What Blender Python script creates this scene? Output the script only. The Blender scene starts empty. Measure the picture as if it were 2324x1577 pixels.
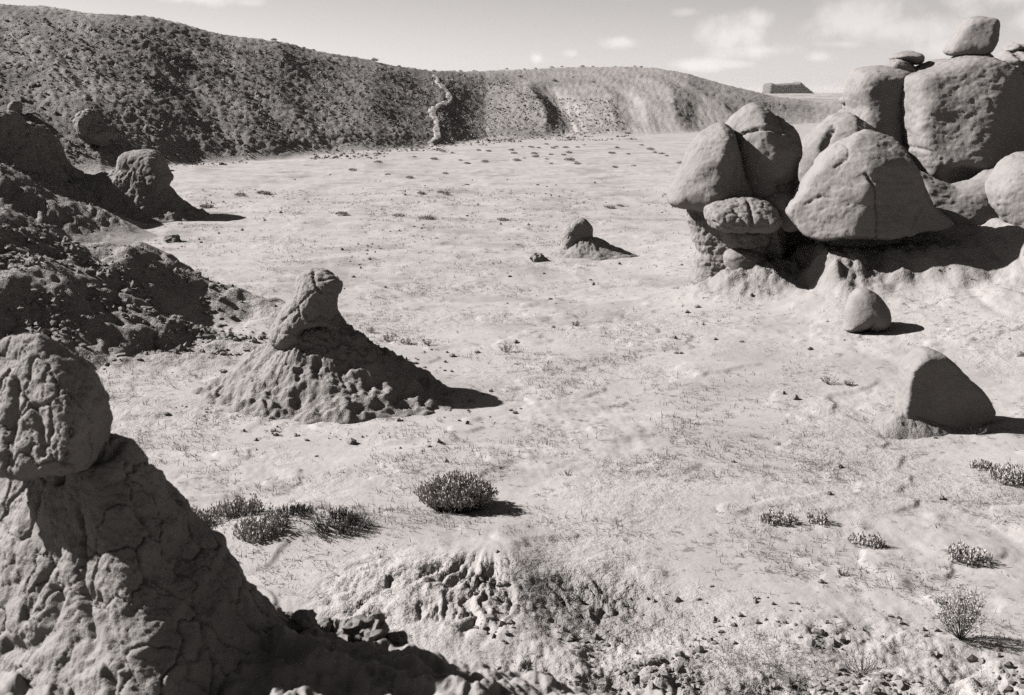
import bpy, math, random
import numpy as np
from mathutils import Vector

rad = math.radians
scene = bpy.context.scene
COL = scene.collection

# ------------------------------------------------------------------ camera
CAM_H, LENS = 4.2, 40.0
PW, PH = 2323.0, 1577.0                       # pixel units in which the photograph was measured
F = LENS / 36.0 * PW
HORIZON = 210.0
PITCH = math.atan((PH / 2 - HORIZON) / F)
cd = bpy.data.cameras.new('camera'); cam = bpy.data.objects.new('camera', cd); COL.objects.link(cam)
cd.lens = LENS; cd.sensor_width = 36; cd.sensor_fit = 'HORIZONTAL'
cd.clip_start = 0.05; cd.clip_end = 60000
cam.location = (0, 0, CAM_H); cam.rotation_euler = (math.pi / 2 - PITCH, 0, 0)
cd.dof.use_dof = True; cd.dof.focus_distance = 17.0; cd.dof.aperture_fstop = 8.0
scene.camera = cam

# ------------------------------------------------------------------ sun, sky, exposure
SUN_AZ, SUN_EL = 74.0, 34.0                    # degrees to the left of the view direction, above the horizon
SUN = Vector((-math.sin(rad(SUN_AZ)) * math.cos(rad(SUN_EL)), math.cos(rad(SUN_AZ)) * math.cos(rad(SUN_EL)), math.sin(rad(SUN_EL))))
sd = bpy.data.lights.new('sun', 'SUN'); sun = bpy.data.objects.new('sun', sd); COL.objects.link(sun)
sd.energy = 5.0; sd.angle = rad(0.53); sd.color = (1.0, 0.98, 0.965)
sun.rotation_euler = (-SUN).to_track_quat('-Z', 'Y').to_euler()
SKY_STRENGTH = 0.05
EXPOSURE = 1.98
TINT = (1.0, 0.935, 0.905)

vs = scene.view_settings
scene.display_settings.display_device = 'sRGB'
vs.view_transform = 'Standard'; vs.look = 'None'; vs.gamma = 1.0; vs.exposure = EXPOSURE; vs.use_curve_mapping = False
scene.cycles.use_denoising = False
scene.cycles.max_bounces = 5; scene.cycles.diffuse_bounces = 3
scene.cycles.use_adaptive_sampling = False
scene.cycles.sample_clamp_direct = 0.4; scene.cycles.sample_clamp_indirect = 0.4

world = bpy.data.worlds.new('World'); scene.world = world; world.use_nodes = True


class NT:
    """small helper to write node trees"""
    def __init__(s, tree):
        s.t = tree; s.t.nodes.clear()

    def n(s, kind, **kw):
        nd = s.t.nodes.new(kind)
        for k, v in kw.items():
            if k.startswith('i_'):
                nd.inputs[k[2:].replace('_', ' ')].default_value = v
            else:
                setattr(nd, k, v)
        return nd

    def put(s, sock, v):
        if hasattr(v, 'is_output'):
            s.t.links.new(v, sock)
        else:
            sock.default_value = v

    def m(s, op, a, b=0.0, c=0.0, clamp=False):
        nd = s.t.nodes.new('ShaderNodeMath'); nd.operation = op; nd.use_clamp = clamp
        for i, v in enumerate((a, b, c)):
            s.put(nd.inputs[i], v)
        return nd.outputs[0]

    def ramp(s, v, lo, hi, a=0.0, b=1.0):
        nd = s.t.nodes.new('ShaderNodeMapRange'); nd.interpolation_type = 'SMOOTHSTEP'
        s.put(nd.inputs[0], v)
        for i, q in enumerate((lo, hi, a, b)):
            nd.inputs[i + 1].default_value = q
        return nd.outputs[0]

    def noise(s, vec, scale, detail=4.0, rough=0.55, dist=0.0):
        nd = s.n('ShaderNodeTexNoise'); s.put(nd.inputs['Vector'], vec)
        nd.inputs['Scale'].default_value = scale; nd.inputs['Detail'].default_value = detail
        nd.inputs['Roughness'].default_value = rough; nd.inputs['Distortion'].default_value = dist
        return nd.outputs['Fac']


def build_world():
    w = NT(world.node_tree)
    sky = w.n('ShaderNodeTexSky', sky_type='NISHITA', sun_disc=False)
    sky.sun_elevation = rad(SUN_EL); sky.sun_rotation = rad(-SUN_AZ)
    sky.altitude = 1500; sky.air_density = 1.0; sky.dust_density = 1.6; sky.ozone_density = 1.0
    sep = w.n('ShaderNodeSeparateColor'); w.t.links.new(sky.outputs[0], sep.inputs[0])
    # black and white film behind a red filter: the red record of the sky
    grey = w.m('ADD', w.m('MULTIPLY', sep.outputs[0], 0.64), w.m('MULTIPLY', sep.outputs[1], 0.03))
    co = w.n('ShaderNodeTexCoord').outputs['Generated']
    sx = w.n('ShaderNodeSeparateXYZ'); w.t.links.new(co, sx.inputs[0])
    X, Y, Z = sx.outputs
    az = w.m('ARCTAN2', X, Y); el = w.m('ARCSINE', Z)
    n1 = w.noise(co, 22.0, 7.0, 0.6); n2 = w.noise(co, 60.0, 5.0, 0.6)
    warp = w.m('ADD', w.m('MULTIPLY', w.m('SUBTRACT', n1, 0.5), 2.3), w.m('MULTIPLY', w.m('SUBTRACT', n2, 0.5), 1.0))
    # cumulus: x, y, half width, half height (photo pixels) and brightness, kept as directions in the sky
    clouds = [(1655, 84, 82, 36, .9), (1700, 60, 42, 26, .9), (1715, 122, 95, 20, .8), (1905, 62, 120, 46, .8), (2010, 82, 110, 30, .7),
              (2235, 22, 105, 34, .95), (2300, 62, 60, 40, .8), (1560, 152, 80, 15, .75), (1640, 150, 60, 10, .6), (1400, 103, 42, 12, .75),
              (1217, 137, 22, 15, .85), (1292, 126, 18, 9, .5), (480, 6, 120, 17, .9), (1392, 6, 50, 13, .6), (1540, 40, 30, 9, .5),
              (1835, 136, 40, 14, .7), (2120, 120, 70, 20, .6), (590, 22, 30, 8, .5), (1500, 165, 60, 8, .45), (1880, 110, 60, 10, .5)]
    tot = None
    for (px, py, hw, hh, br) in clouds:
        a0 = math.atan((px - PW / 2) / F); e0 = math.atan((HORIZON - py) / F)
        dx = w.m('MULTIPLY', w.m('SUBTRACT', az, a0), F / (hw * 1.2))
        dz = w.m('MULTIPLY', w.m('SUBTRACT', el, e0), F / (hh * 1.25))
        r = w.m('SQRT', w.m('ADD', w.m('MULTIPLY', dx, dx), w.m('MULTIPLY', dz, dz)))
        v = w.m('ADD', w.m('SUBTRACT', 1.0, r), warp)
        mk = w.m('MULTIPLY', w.ramp(v, -0.1, 1.0), br)
        tot = mk if tot is None else w.m('MAXIMUM', tot, mk)
    # the same broken fair-weather cloud over the rest of the sky
    flat = w.n('ShaderNodeCombineXYZ')
    zz = w.m('ADD', w.m('MAXIMUM', Z, 0.0), 0.12)
    w.t.links.new(w.m('DIVIDE', X, zz), flat.inputs[0]); w.t.links.new(w.m('DIVIDE', Y, zz), flat.inputs[1])
    gen = w.noise(flat.outputs[0], 0.9, 7.0, 0.6)
    up = w.m('MULTIPLY', w.ramp(gen, 0.60, 0.72), w.ramp(Z, 0.10, 0.2))
    tot = w.m('MAXIMUM', tot, w.m('MULTIPLY', up, 0.7))
    val = w.m('ADD', grey, w.m('MULTIPLY', tot, CLOUD_ADD))
    cc = w.n('ShaderNodeCombineColor')
    for i in range(3):
        w.t.links.new(w.m('MULTIPLY', val, (1.0, 0.955, 0.935)[i]), cc.inputs[i])
    bg = w.n('ShaderNodeBackground'); w.t.links.new(cc.outputs[0], bg.inputs[0]); bg.inputs[1].default_value = SKY_STRENGTH
    out = w.n('ShaderNodeOutputWorld'); w.t.links.new(bg.outputs[0], out.inputs[0])


CLOUD_ADD = 1.35
build_world()

# ------------------------------------------------------------------ projection helpers (photo pixel -> place)
CP, SP = math.cos(PITCH), math.sin(PITCH)


def ray(px, py):
    u = (px - PW / 2) / F; v = -(py - PH / 2) / F
    return np.array((u, CP + v * SP, -SP + v * CP))


def at_y(px, py, Y):
    d = ray(px, py); t = Y / d[1]
    return np.array((d[0] * t, Y, CAM_H + d[2] * t))


def at_z(px, py, z=0.0):
    d = ray(px, py); t = (z - CAM_H) / d[2]
    return np.array((d[0] * t, d[1] * t, z))


# ------------------------------------------------------------------ noise
_r = np.random.RandomState(7)
PERM = np.concatenate([_r.permutation(256)] * 3).astype(np.int32)
G3 = _r.normal(size=(256, 3)); G3 = (G3 / np.linalg.norm(G3, axis=1, keepdims=True)).astype(np.float32)
_a = _r.rand(256) * 2 * np.pi
G2 = np.stack([np.cos(_a), np.sin(_a)], 1).astype(np.float32)
J3 = _r.rand(256, 3).astype(np.float32)


def fade(t): return t * t * t * (t * (t * 6 - 15) + 10)


def sstep(a, b, x):
    t = np.clip((x - a) / (b - a), 0, 1); return t * t * (3 - 2 * t)


def perlin2(x, y):
    xi = np.floor(x); yi = np.floor(y); xf = (x - xi).astype(np.float32); yf = (y - yi).astype(np.float32)
    xi = xi.astype(np.int32) & 255; yi = yi.astype(np.int32) & 255
    u, v = fade(xf), fade(yf)
    def g(i, j):
        gr = G2[PERM[PERM[xi + i] + yi + j]]
        return gr[..., 0] * (xf - i) + gr[..., 1] * (yf - j)
    a = g(0, 0); b = g(1, 0); c = g(0, 1); d = g(1, 1)
    return ((a + u * (b - a)) * (1 - v) + (c + u * (d - c)) * v) * 1.5


def fbm2(x, y, o=4, g=0.5):
    s = 0; a = 1.0
    for i in range(o):
        s = s + a * perlin2(x * 2 ** i + 17.3 * i, y * 2 ** i - 9.1 * i); a *= g
    return s


def perlin3(P):
    I = np.floor(P); f = (P - I).astype(np.float32); I = I.astype(np.int32) & 255
    w = fade(f); r = 0
    for i in (0, 1):
        for j in (0, 1):
            for k in (0, 1):
                gr = G3[PERM[PERM[PERM[I[:, 0] + i] + I[:, 1] + j] + I[:, 2] + k]]
                d = gr[:, 0] * (f[:, 0] - i) + gr[:, 1] * (f[:, 1] - j) + gr[:, 2] * (f[:, 2] - k)
                r = r + d * (w[:, 0] if i else 1 - w[:, 0]) * (w[:, 1] if j else 1 - w[:, 1]) * (w[:, 2] if k else 1 - w[:, 2])
    return r * 1.5


def fbm3(P, o=4, g=0.5):
    s = 0; a = 1.0
    for i in range(o):
        s = s + a * perlin3(P * 2 ** i + 13.7 * i); a *= g
    return s


def worley3(P):
    I = np.floor(P); f = (P - I).astype(np.float32); I = I.astype(np.int32)
    f1 = np.full(len(P), 9.0, np.float32); f2 = f1.copy(); idn = np.zeros(len(P), np.int32)
    for i in (-1, 0, 1):
        for j in (-1, 0, 1):
            for k in (-1, 0, 1):
                h = PERM[PERM[PERM[(I[:, 0] + i) & 255] + ((I[:, 1] + j) & 255)] + ((I[:, 2] + k) & 255)]
                q = J3[h]
                d = np.sqrt((q[:, 0] + i - f[:, 0]) ** 2 + (q[:, 1] + j - f[:, 1]) ** 2 + (q[:, 2] + k - f[:, 2]) ** 2)
                m = d < f1
                f2 = np.where(m, f1, np.minimum(f2, d)); idn = np.where(m, h, idn); f1 = np.where(m, d, f1)
    return f1, f2, idn


def worley2(x, y):
    xi = np.floor(x); yi = np.floor(y); xf = (x - xi).astype(np.float32); yf = (y - yi).astype(np.float32)
    xi = xi.astype(np.int32); yi = yi.astype(np.int32)
    f1 = np.full(x.shape, 9.0, np.float32); f2 = f1.copy(); idn = np.zeros(x.shape, np.int32)
    for i in (-1, 0, 1):
        for j in (-1, 0, 1):
            h = PERM[PERM[(xi + i) & 255] + ((yi + j) & 255)]
            q = J3[h]
            d = np.sqrt((q[..., 0] + i - xf) ** 2 + (q[..., 1] + j - yf) ** 2)
            m = d < f1
            f2 = np.where(m, f1, np.minimum(f2, d)); idn = np.where(m, h, idn); f1 = np.where(m, d, f1)
    return f1, f2, idn


def masked(fn, mask, *arrs):
    """evaluate an expensive field only where its mask is set"""
    out = np.zeros(arrs[0].shape, np.float32); k = mask > 0.004
    if k.any():
        out[k] = fn(*[a[k] for a in arrs]) * mask[k]
    return out


# ------------------------------------------------------------------ materials
def ground_like(name, base, var=0.25, grain=60.0, bump=0.35, dark=None, speck=0.0, speck_scale=9.0, bump_dist=0.02, rough=0.95, big=0.7, bscale=14.0):
    """dry earth or sandstone: mottled colour, grain, optional darker stony cover read from a mesh attribute"""
    mt = bpy.data.materials.new(name); mt.use_nodes = True
    w = NT(mt.node_tree)
    geo = w.n('ShaderNodeNewGeometry').outputs['Position']
    nb = w.noise(geo, big, 3.0, 0.6); nm = w.noise(geo, 6.0, 3.0, 0.65); nf = w.noise(geo, grain, 1.0, 0.6)
    v = w.m('ADD', 1.0, w.m('MULTIPLY', w.m('SUBTRACT', nb, 0.5), var * 1.6))
    v = w.m('MULTIPLY', v, w.m('ADD', 1.0, w.m('MULTIPLY', w.m('SUBTRACT', nm, 0.5), var * 1.8)))
    v = w.m('MULTIPLY', v, w.m('ADD', 1.0, w.m('MULTIPLY', w.m('SUBTRACT', nf, 0.5), var * 1.6)))
    if speck:
        ns = w.noise(geo, speck_scale, 5.0, 0.75)
        nr = w.noise(geo, 0.55, 2.0, 0.5)
        th = w.m('SUBTRACT', w.m('ADD', ns, w.m('MULTIPLY', w.m('SUBTRACT', nr, 0.5), 0.35)), 0.58)
        v = w.m('MULTIPLY', v, w.m('SUBTRACT', 1.0, w.m('MULTIPLY', w.ramp(th, 0.0, 0.10), speck)))
    if dark is not None:
        mp = w.n('ShaderNodeMapping'); w.t.links.new(geo, mp.inputs[0]); mp.inputs['Scale'].default_value = (0.22, 1.1, 1.0); mp.inputs['Rotation'].default_value = (0, 0, 0.35)
        st = w.noise(mp.outputs[0], 1.0, 4.0, 0.62, 0.6)
        v = w.m('MULTIPLY', v, w.m('ADD', 1.0, w.m('MULTIPLY', w.m('SUBTRACT', st, 0.5), 0.42)))
    val = w.m('MULTIPLY', v, base)
    if dark is not None:
        at = w.n('ShaderNodeAttribute', attribute_name='cover').outputs['Fac']
        nd = w.noise(geo, 2.2, 6.0, 0.75)
        stone = w.m('MULTIPLY', w.m('ADD', 0.55, w.m('MULTIPLY', nd, 0.9)), dark)
        mx = w.n('ShaderNodeMix', data_type='FLOAT')
        w.t.links.new(at, mx.inputs[0]); w.t.links.new(val, mx.inputs[2]); w.t.links.new(stone, mx.inputs[3])
        val = mx.outputs[0]
    cc = w.n('ShaderNodeCombineColor')
    for i in range(3):
        w.t.links.new(w.m('MULTIPLY', val, TINT[i]), cc.inputs[i])
    bs = w.n('ShaderNodeBsdfPrincipled'); bs.inputs['Roughness'].default_value = rough
    bs.inputs['Specular IOR Level'].default_value = 0.08
    w.t.links.new(cc.outputs[0], bs.inputs['Base Color'])
    hgt = w.noise(geo, bscale, 5.0, 0.68)
    if dark is None:
        hgt = w.m('ADD', hgt, w.m('MULTIPLY', nf, 0.35))
    bp = w.n('ShaderNodeBump'); bp.inputs['Strength'].default_value = bump; bp.inputs['Distance'].default_value = bump_dist
    if dark is not None:
        w.t.links.new(w.n('ShaderNodeAttribute', attribute_name='rough').outputs['Fac'], bp.inputs['Strength'])
    w.t.links.new(hgt, bp.inputs['Height']); w.t.links.new(bp.outputs[0], bs.inputs['Normal'])
    out = w.n('ShaderNodeOutputMaterial'); w.t.links.new(bs.outputs[0], out.inputs[0])
    return mt


def plain(name, base, var=0.5, scale=30.0, translucent=0.0):
    mt = bpy.data.materials.new(name); mt.use_nodes = True
    w = NT(mt.node_tree)
    geo = w.n('ShaderNodeNewGeometry').outputs['Position']
    v = w.m('MULTIPLY', w.m('ADD', 1.0, w.m('MULTIPLY', w.m('SUBTRACT', w.noise(geo, scale, 3.0), 0.5), var * 2)), base)
    cc = w.n('ShaderNodeCombineColor')
    for i in range(3):
        w.t.links.new(w.m('MULTIPLY', v, TINT[i]), cc.inputs[i])
    bs = w.n('ShaderNodeBsdfPrincipled'); bs.inputs['Roughness'].default_value = 0.7
    bs.inputs['Specular IOR Level'].default_value = 0.25
    w.t.links.new(cc.outputs[0], bs.inputs['Base Color'])
    out = w.n('ShaderNodeOutputMaterial'); w.t.links.new(bs.outputs[0], out.inputs[0])
    return mt


M = {}
M['sand'] = ground_like('sand', 0.17, 0.15, 70.0, 0.5, dark=0.085, speck=0.5, speck_scale=7.0, bump_dist=0.16, bscale=5.0)
M['rock'] = ground_like('sandstone', 0.115, 0.26, 110.0, 0.75, bump_dist=0.018, bscale=12.0)
M['mud'] = ground_like('mudstone', 0.12, 0.28, 60.0, 0.8, bump_dist=0.04, bscale=12.0)
M['fore'] = ground_like('weathered_mudstone', 0.125, 0.2, 180.0, 0.6, bump_dist=0.010, big=3.0, bscale=40.0)
M['far'] = ground_like('far_rock', 0.07, 0.3, 0.3, 0.3, bump_dist=0.5, big=0.02)
M['leaf'] = plain('grey_green_leaf', 0.25, 0.5, 60.0)
M['leaf_dark'] = plain('dark_leaf', 0.075, 0.5, 20.0)
M['twig'] = plain('dry_twig', 0.05, 0.5, 50.0)
M['clod'] = ground_like('dark_clod', 0.10, 0.3, 80.0, 0.5, bump_dist=0.01)
M['path'] = ground_like('trodden_sand', 0.17, 0.2, 60.0, 0.6, bump_dist=0.1, bscale=5.0)


# ------------------------------------------------------------------ object helpers
def mesh_np(name, V, Q, mat, smooth=True, attr=None):
    """mesh from numpy vertices and equal-sized faces (quads or triangles)"""
    me = bpy.data.meshes.new(name); V = np.asarray(V, np.float32); Q = np.asarray(Q, np.int32)
    n = Q.shape[1]
    me.vertices.add(len(V)); me.vertices.foreach_set('co', V.ravel())
    me.loops.add(Q.size); me.loops.foreach_set('vertex_index', Q.ravel())
    me.polygons.add(len(Q)); me.polygons.foreach_set('loop_start', np.arange(0, Q.size, n, dtype=np.int32))
    try:
        me.polygons.foreach_set('loop_total', np.full(len(Q), n, np.int32))
    except Exception:
        pass
    me.update(calc_edges=True)
    me.polygons.foreach_set('use_smooth', np.full(len(Q), smooth, bool))
    for an, av in (attr or {}).items():
        a = me.attributes.new(an, 'FLOAT', 'POINT'); a.data.foreach_set('value', np.asarray(av, np.float32))
    me.materials.append(mat)
    return me


def obj(name, me, parent=None, loc=(0, 0, 0)):
    o = bpy.data.objects.new(name, me); COL.objects.link(o); o.location = loc
    if parent is not None:
        o.parent = parent
    return o


def tag(o, label=None, cat=None, group=None, kind=None):
    for k, v in (('label', label), ('category', cat), ('group', group), ('kind', kind)):
        if v:
            o[k] = v
    return o


def thing(name, label, cat, loc=(0, 0, 0), group=None):
    o = bpy.data.objects.new(name, None); COL.objects.link(o); o.location = loc; o.empty_display_size = 0.2
    return tag(o, label, cat, group)


# ------------------------------------------------------------------ terrain height
_px = np.array([-900, -200, 0, 100, 200, 270, 340, 430, 550, 630, 740, 850, 950, 1000, 1100, 1250, 1400, 1480, 1560, 1630, 1700, 1760, 1850, 2000], float)
_sky = np.array([60, 10, 12, 14, 30, 32, 40, 60, 85, 95, 120, 140, 158, 162, 162, 155, 152, 155, 168, 190, 208, 222, 232, 236], float)
_foot = np.array([520, 425, 405, 400, 395, 388, 382, 373, 366, 360, 352, 345, 336, 332, 320, 312, 308, 306, 303, 298, 292, 286, 280, 276], float)
_dep = np.array([26, 30, 31, 31, 30, 30, 30, 30, 30, 31, 33, 35, 36, 38, 46, 58, 64, 64, 60, 54, 46, 40, 36, 34], float)
_ta = (_px - PW / 2) / F / CP                       # rough azimuth tangent
_yf = np.array([at_z(p, f)[1] for p, f in zip(_px, _foot)])
_yc = _yf + _dep
_zc = np.array([at_y(p, s, y)[2] for p, s, y in zip(_px, _sky, _yc)])
_ta = np.array([ray(p, s)[0] / ray(p, s)[1] for p, s in zip(_px, _sky)])


def rbump(x, y, cx, cy, rx, ry, ang=0.0):
    c, s = math.cos(ang), math.sin(ang)
    dx, dy = x - cx, y - cy
    return np.sqrt(((c * dx + s * dy) / rx) ** 2 + ((-s * dx + c * dy) / ry) ** 2)


def hill_parts(x, y):
    yy = np.maximum(y, 1.0); a = np.clip(x / yy, _ta[0], _ta[-1])
    yf = np.interp(a, _ta, _yf); yc = np.interp(a, _ta, _yc); zc = np.interp(a, _ta, _zc)
    t = (y - yf) / (yc - yf)
    t = np.where((y < 8) | (x / yy < _ta[0]), np.minimum(t, -1), t)
    return a, t, yf, yc, zc


ROUGH = {}


def terrain(x, y, fine=True):
    """height, stony cover, and masks of hill and mounds, as one field of the place"""
    x = np.asarray(x, np.float64); y = np.asarray(y, np.float64)
    a, t, yf, yc, zc = hill_parts(x, y)
    # basin floor
    r = np.hypot(x, y)
    nearf = 1 - sstep(60, 160, r)
    z = 0.10 * perlin2(x / 7, y / 7) * nearf + 0.022 * fbm2(x / 1.9, y / 1.9, 3) * (1 - sstep(35, 60, r))
    z = z + sstep(25, 45, y) * nearf * 0.07 * fbm2(x / 5, y / 2.6 + 3, 3)
    # far badlands beyond the basin
    farm = sstep(150, 320, r)
    z = z + farm * (1.2 * fbm2(x / 70, y / 70, 4) + 0.3) + sstep(600, 2500, r) * 2.0 * perlin2(x / 600, y / 600)
    # bank that carries the rock group on the right
    bank = np.exp(-(rbump(x, y, 12.6, 25.0, 5.6, 8.0)) ** 2.2)
    z = z + 2.05 * bank
    tal = 0.62 * np.exp(-rbump(x, y, 4.95, 22.9, 1.3, 1.15) ** 2) + 0.3 * np.exp(-rbump(x, y, 6.5, 20.9, 1.0, 0.9) ** 2)
    z = z + tal
    y0 = 20.48 + 0.25 * perlin2(x / 0.8, y * 0 + 2.2) - 0.35 * sstep(7.0, 8.4, x) - 0.6 * sstep(8.4, 10.0, x) + 0.12 * perlin2(x / 0.35, y * 0 + 7.2)
    wd_ = 1.15 + 1.2 * sstep(7.8, 10.0, x); top_ = 1.22 + 0.2 * sstep(6.6, 8.6, x) + 0.28 * sstep(8.8, 9.6, x)
    shelf = sstep(0, 1, (y - y0) / wd_) * sstep(5.70, 6.12, x + 0.16 * perlin2(x / 0.4, y / 0.4) - 0.35 * sstep(21.2, 20.3, y)) * (1 - sstep(27, 33, y)) * (1 - sstep(14, 20, x))
    z = z * (1 - shelf) + np.maximum(z, top_) * shelf
    # ridge the photographer stands on
    lip = 3.1 - 0.8 * sstep(-0.9, 0.9, x) - 0.2 * sstep(1, 4, x)
    wid = 3.0 + 1.6 * sstep(-0.5, 1.6, x)
    near = 1 - sstep(0, 1, (y - lip) / wid)
    near = near * (1 - sstep(5, 12, np.abs(x)))
    near = np.where(y < -1, near * (1 - sstep(3, 12, -y)), near)
    z = z + 2.6 * near
    # eroded little spur below the round bush, lit on its left and rilled on its right
    mr = rbump(x, y, -0.45, 9.1, 1.5, 1.25)
    side = np.where(x > 0.05, 1.0, 0.0)
    sp = np.exp(-mr ** 2.4) * (1 - 0.75 * sstep(0.0, 0.6, x + 0.10 * (y - 8.9)))
    z = z + 0.20 * sp
    ang = np.arctan2(y - 10.2, x + 0.1)
    rillm = np.exp(-rbump(x, y, -0.75, 8.8, 0.95, 0.8) ** 4) + 1.1 * np.exp(-rbump(x, y, 0.68, 8.9, 0.8, 0.62) ** 4)
    z = z - 0.10 * np.exp(-rbump(x, y, 0.75, 8.8, 0.95, 0.7) ** 2.5)
    z = z + 0.22 * np.exp(-rbump(x, y, -1.9, 10.3, 1.1, 0.55) ** 2)          # low bench with grey plants
    # clay mounds on the left
    c1 = rbump(x, y, -10.9, 20.2, 5.6, 5.2) + 0.10 * perlin2(x / 1.6, y / 1.6)
    m1 = 2.9 * np.clip(1 - c1, 0, 1) ** 1.08
    m1 = np.where(c1 < 0.25, m1 - 1.5 * (0.25 - c1) ** 2 * 2.9, m1)
    c1b = rbump(x, y, -6.2, 21.9, 2.4, 0.95, -0.42)
    m1b = 0.62 * np.exp(-c1b ** 2.2)
    c2 = rbump(x, y, -18.6, 33.0, 7.8, 7.0) + 0.08 * perlin2(x / 2.2, y / 2.2)
    m2 = 3.9 * np.clip(1 - c2, 0, 1) ** 1.1
    m3 = 2.5 * np.clip(1 - rbump(x, y, -19.2, 40.5, 7.9, 6.0), 0, 1)
    z = z + m1 + m1b + m2 + m3
    # hills: rise from the foot, rounded crest, slow fall behind
    tt = np.clip(t, 0, 1)
    pr = np.where(t < 1, (1 - (1 - tt) ** 1.12) * sstep(-0.02, 0.14, t) ** 0.35, 1.0 - 0.10 * (t - 1) - 0.25 * np.clip(t - 1.6, 0, 2))
    pr = np.where(t < 0, 0, np.maximum(pr, 0))
    pxh = a * F * 0.975 + PW / 2                     # bearing along the hills
    mid = sstep(1010, 1130, pxh)
    hm = sstep(-0.02, 0.06, t)
    hz = zc * pr
    # spurs of the middle hills: gentle left flank, steep shaded right flank
    sh = (1 - tt) * 62
    sp_z = 0; scar = 0
    for e, wd, am in ((1178, 190, 1.6), (1335, 130, 0.8), (1400, 60, 0.4), (1475, 160, 1.1), (1590, 110, 0.5)):
        q = (pxh - sh) - e + 14 * perlin2(tt * 4 + e, tt * 0 + 1.7) + 5 * perlin2(x / 2.5, y / 2.5)
        sp_z = sp_z + am * np.where(q < 0, np.clip(1 + q / wd, 0, 1) ** 1.5, np.clip(1 - q / 52.0, 0, 1) ** 1.3)
        scar = scar + min(am, 1.6) / 1.6 * sstep(10, 45, q) * sstep(115, 70, q + 12 * perlin2(x / 4, y / 4))
    env = np.clip(np.sin(np.pi * np.clip(tt * 0.95 + 0.02, 0, 1)), 0, 1) ** 0.8
    env2 = np.clip(np.sin(np.pi * np.clip(tt / 0.72 + 0.02, 0, 1)), 0, 1) ** 0.8
    hz = hz + (sp_z - 0.7) * mid * env2 * hm * 0.85
    # gullies of the dark hill running down to the right
    gl = perlin2((pxh + 260 * tt) / 70.0, tt * 1.2 + 3) + 0.5 * perlin2((pxh + 260 * tt) / 26.0, tt * 2.2)
    hz = hz + (0.20 * gl * (1 - mid) + 0.16 * gl * mid) * env * hm
    hz = hz + 0.2 * fbm2(x / 9, y / 9, 2) * env * hm
    bey = np.clip(1 - 0.35 * np.clip(t - 2.0, 0, 10), 0, 1)
    z = z + np.where(t > 0, hz * bey, 0)
    hillm = np.where((t > 0), hm, 0) * sstep(2.6, 2.0, t)
    # ---------------- roughness
    cover = np.zeros_like(z)
    if fine:
        # hill: stony clumps
        hk = hillm * sstep(260, 180, r)
        bare = mid * np.clip(scar, 0, 1) * sstep(0.72, 0.5, tt + 0.1 * perlin2(x / 5, y / 5))
        hv = hk * (1 - 0.7 * bare) * sstep(0, 0.10, t)
        f = lambda X, Y: 0.11 * np.abs(fbm2(X / 0.7, Y / 0.7, 3, 0.7)) + 0.08 * perlin2(X / 0.30, Y / 0.30) + 0.10 * fbm2(X / 4.5, Y / 4.5, 2)
        z = z + masked(f, hv, x, y)
        fr = lambda P_, T_: 0.16 * np.abs(perlin2(P_ / 9.0, T_ * 4)) + 0.1 * perlin2(P_ / 4.0, T_ * 5)
        z = z - masked(fr, hk * bare, pxh - sh * 1.6, tt)
        cover = np.maximum(cover, hk * (1 - 0.95 * bare) * (0.95 - 0.55 * mid) * (0.75 + 0.5 * perlin2(x / 4.0, y / 4.0)) * sstep(-0.02, 0.14, t + 0.04 * perlin2(x / 3, y / 3)))
        # mounds: popcorn clay
        pm = sstep(0.05, 0.5, m1) + 0.9 * np.exp(-rbump(x, y, -6.9, 18.4, 2.9, 1.5) ** 4) + 0.7 * sstep(0.08, 0.3, m1b)
        pm = np.clip(pm, 0, 1)
        def pop(X, Y):
            wx = X + 0.10 * perlin2(X / 0.35, Y / 0.35); wy = Y + 0.10 * perlin2(X / 0.35 + 9, Y / 0.35)
            f1, f2, i1 = worley2(wx / 0.30, wy / 0.36); g1, g2, i2 = worley2(wx / 0.12, wy / 0.13)
            return 0.15 * (np.sqrt(np.clip(1 - f1 * f1 * 1.1, 0, 1)) - 0.6) + 0.05 * (np.sqrt(np.clip(1 - g1 * g1, 0, 1)) - 0.6) + 0.13 * fbm2(X / 0.9, Y / 0.9, 3)
        z = z + masked(pop, pm, x, y)
        cover = np.maximum(cover, pm * 0.45)
        pm2 = np.clip(sstep(0.05, 0.6, m2) + sstep(0.05, 0.6, m3), 0, 1)
        z = z + masked(lambda X, Y: 0.13 * np.abs(fbm2(X / 0.7, Y / 0.7, 4, 0.6)) + 0.06 * perlin2(X / 0.2, Y / 0.2), pm2, x, y)
        cover = np.maximum(cover, pm2 * 0.6)
        # talus lumps below the rock group
        tm = np.clip(np.clip(tal * 2.2, 0, 1) * sstep(0.02, 0.25, tal) + sstep(0.02, 0.2, shelf) * sstep(9.8, 8.2, x) * (0.55 + 0.8 * perlin2(x / 0.7, y / 0.7 + 3)), 0, 1)
        z = z + masked(lambda X, Y: 0.10 * (0.6 - worley2(X / 0.18, Y / 0.21)[0]) + 0.08 * fbm2(X / 0.45, Y / 0.45, 4, 0.6), tm, x, y)
        cover = np.maximum(cover, 0.55 * np.clip(tm * 1.5, 0, 1))
        bm = bank * (1 - tm) * sstep(0.12, 0.4, bank)
        z = z + masked(lambda X, Y: 0.11 * fbm2(X / 0.7 + 0.4 * Y, Y / 1.0, 4, 0.6) - 0.10 * np.clip(1 - 5 * np.abs(perlin2(X / 0.9 + 0.3 * Y, Y / 2.2)), 0, 1), bm, x, y)
        cover = np.maximum(cover, 0.25 * np.clip(bm * 1.5, 0, 1) * (0.7 + 0.8 * perlin2(x / 0.9, y / 0.9)))
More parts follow.
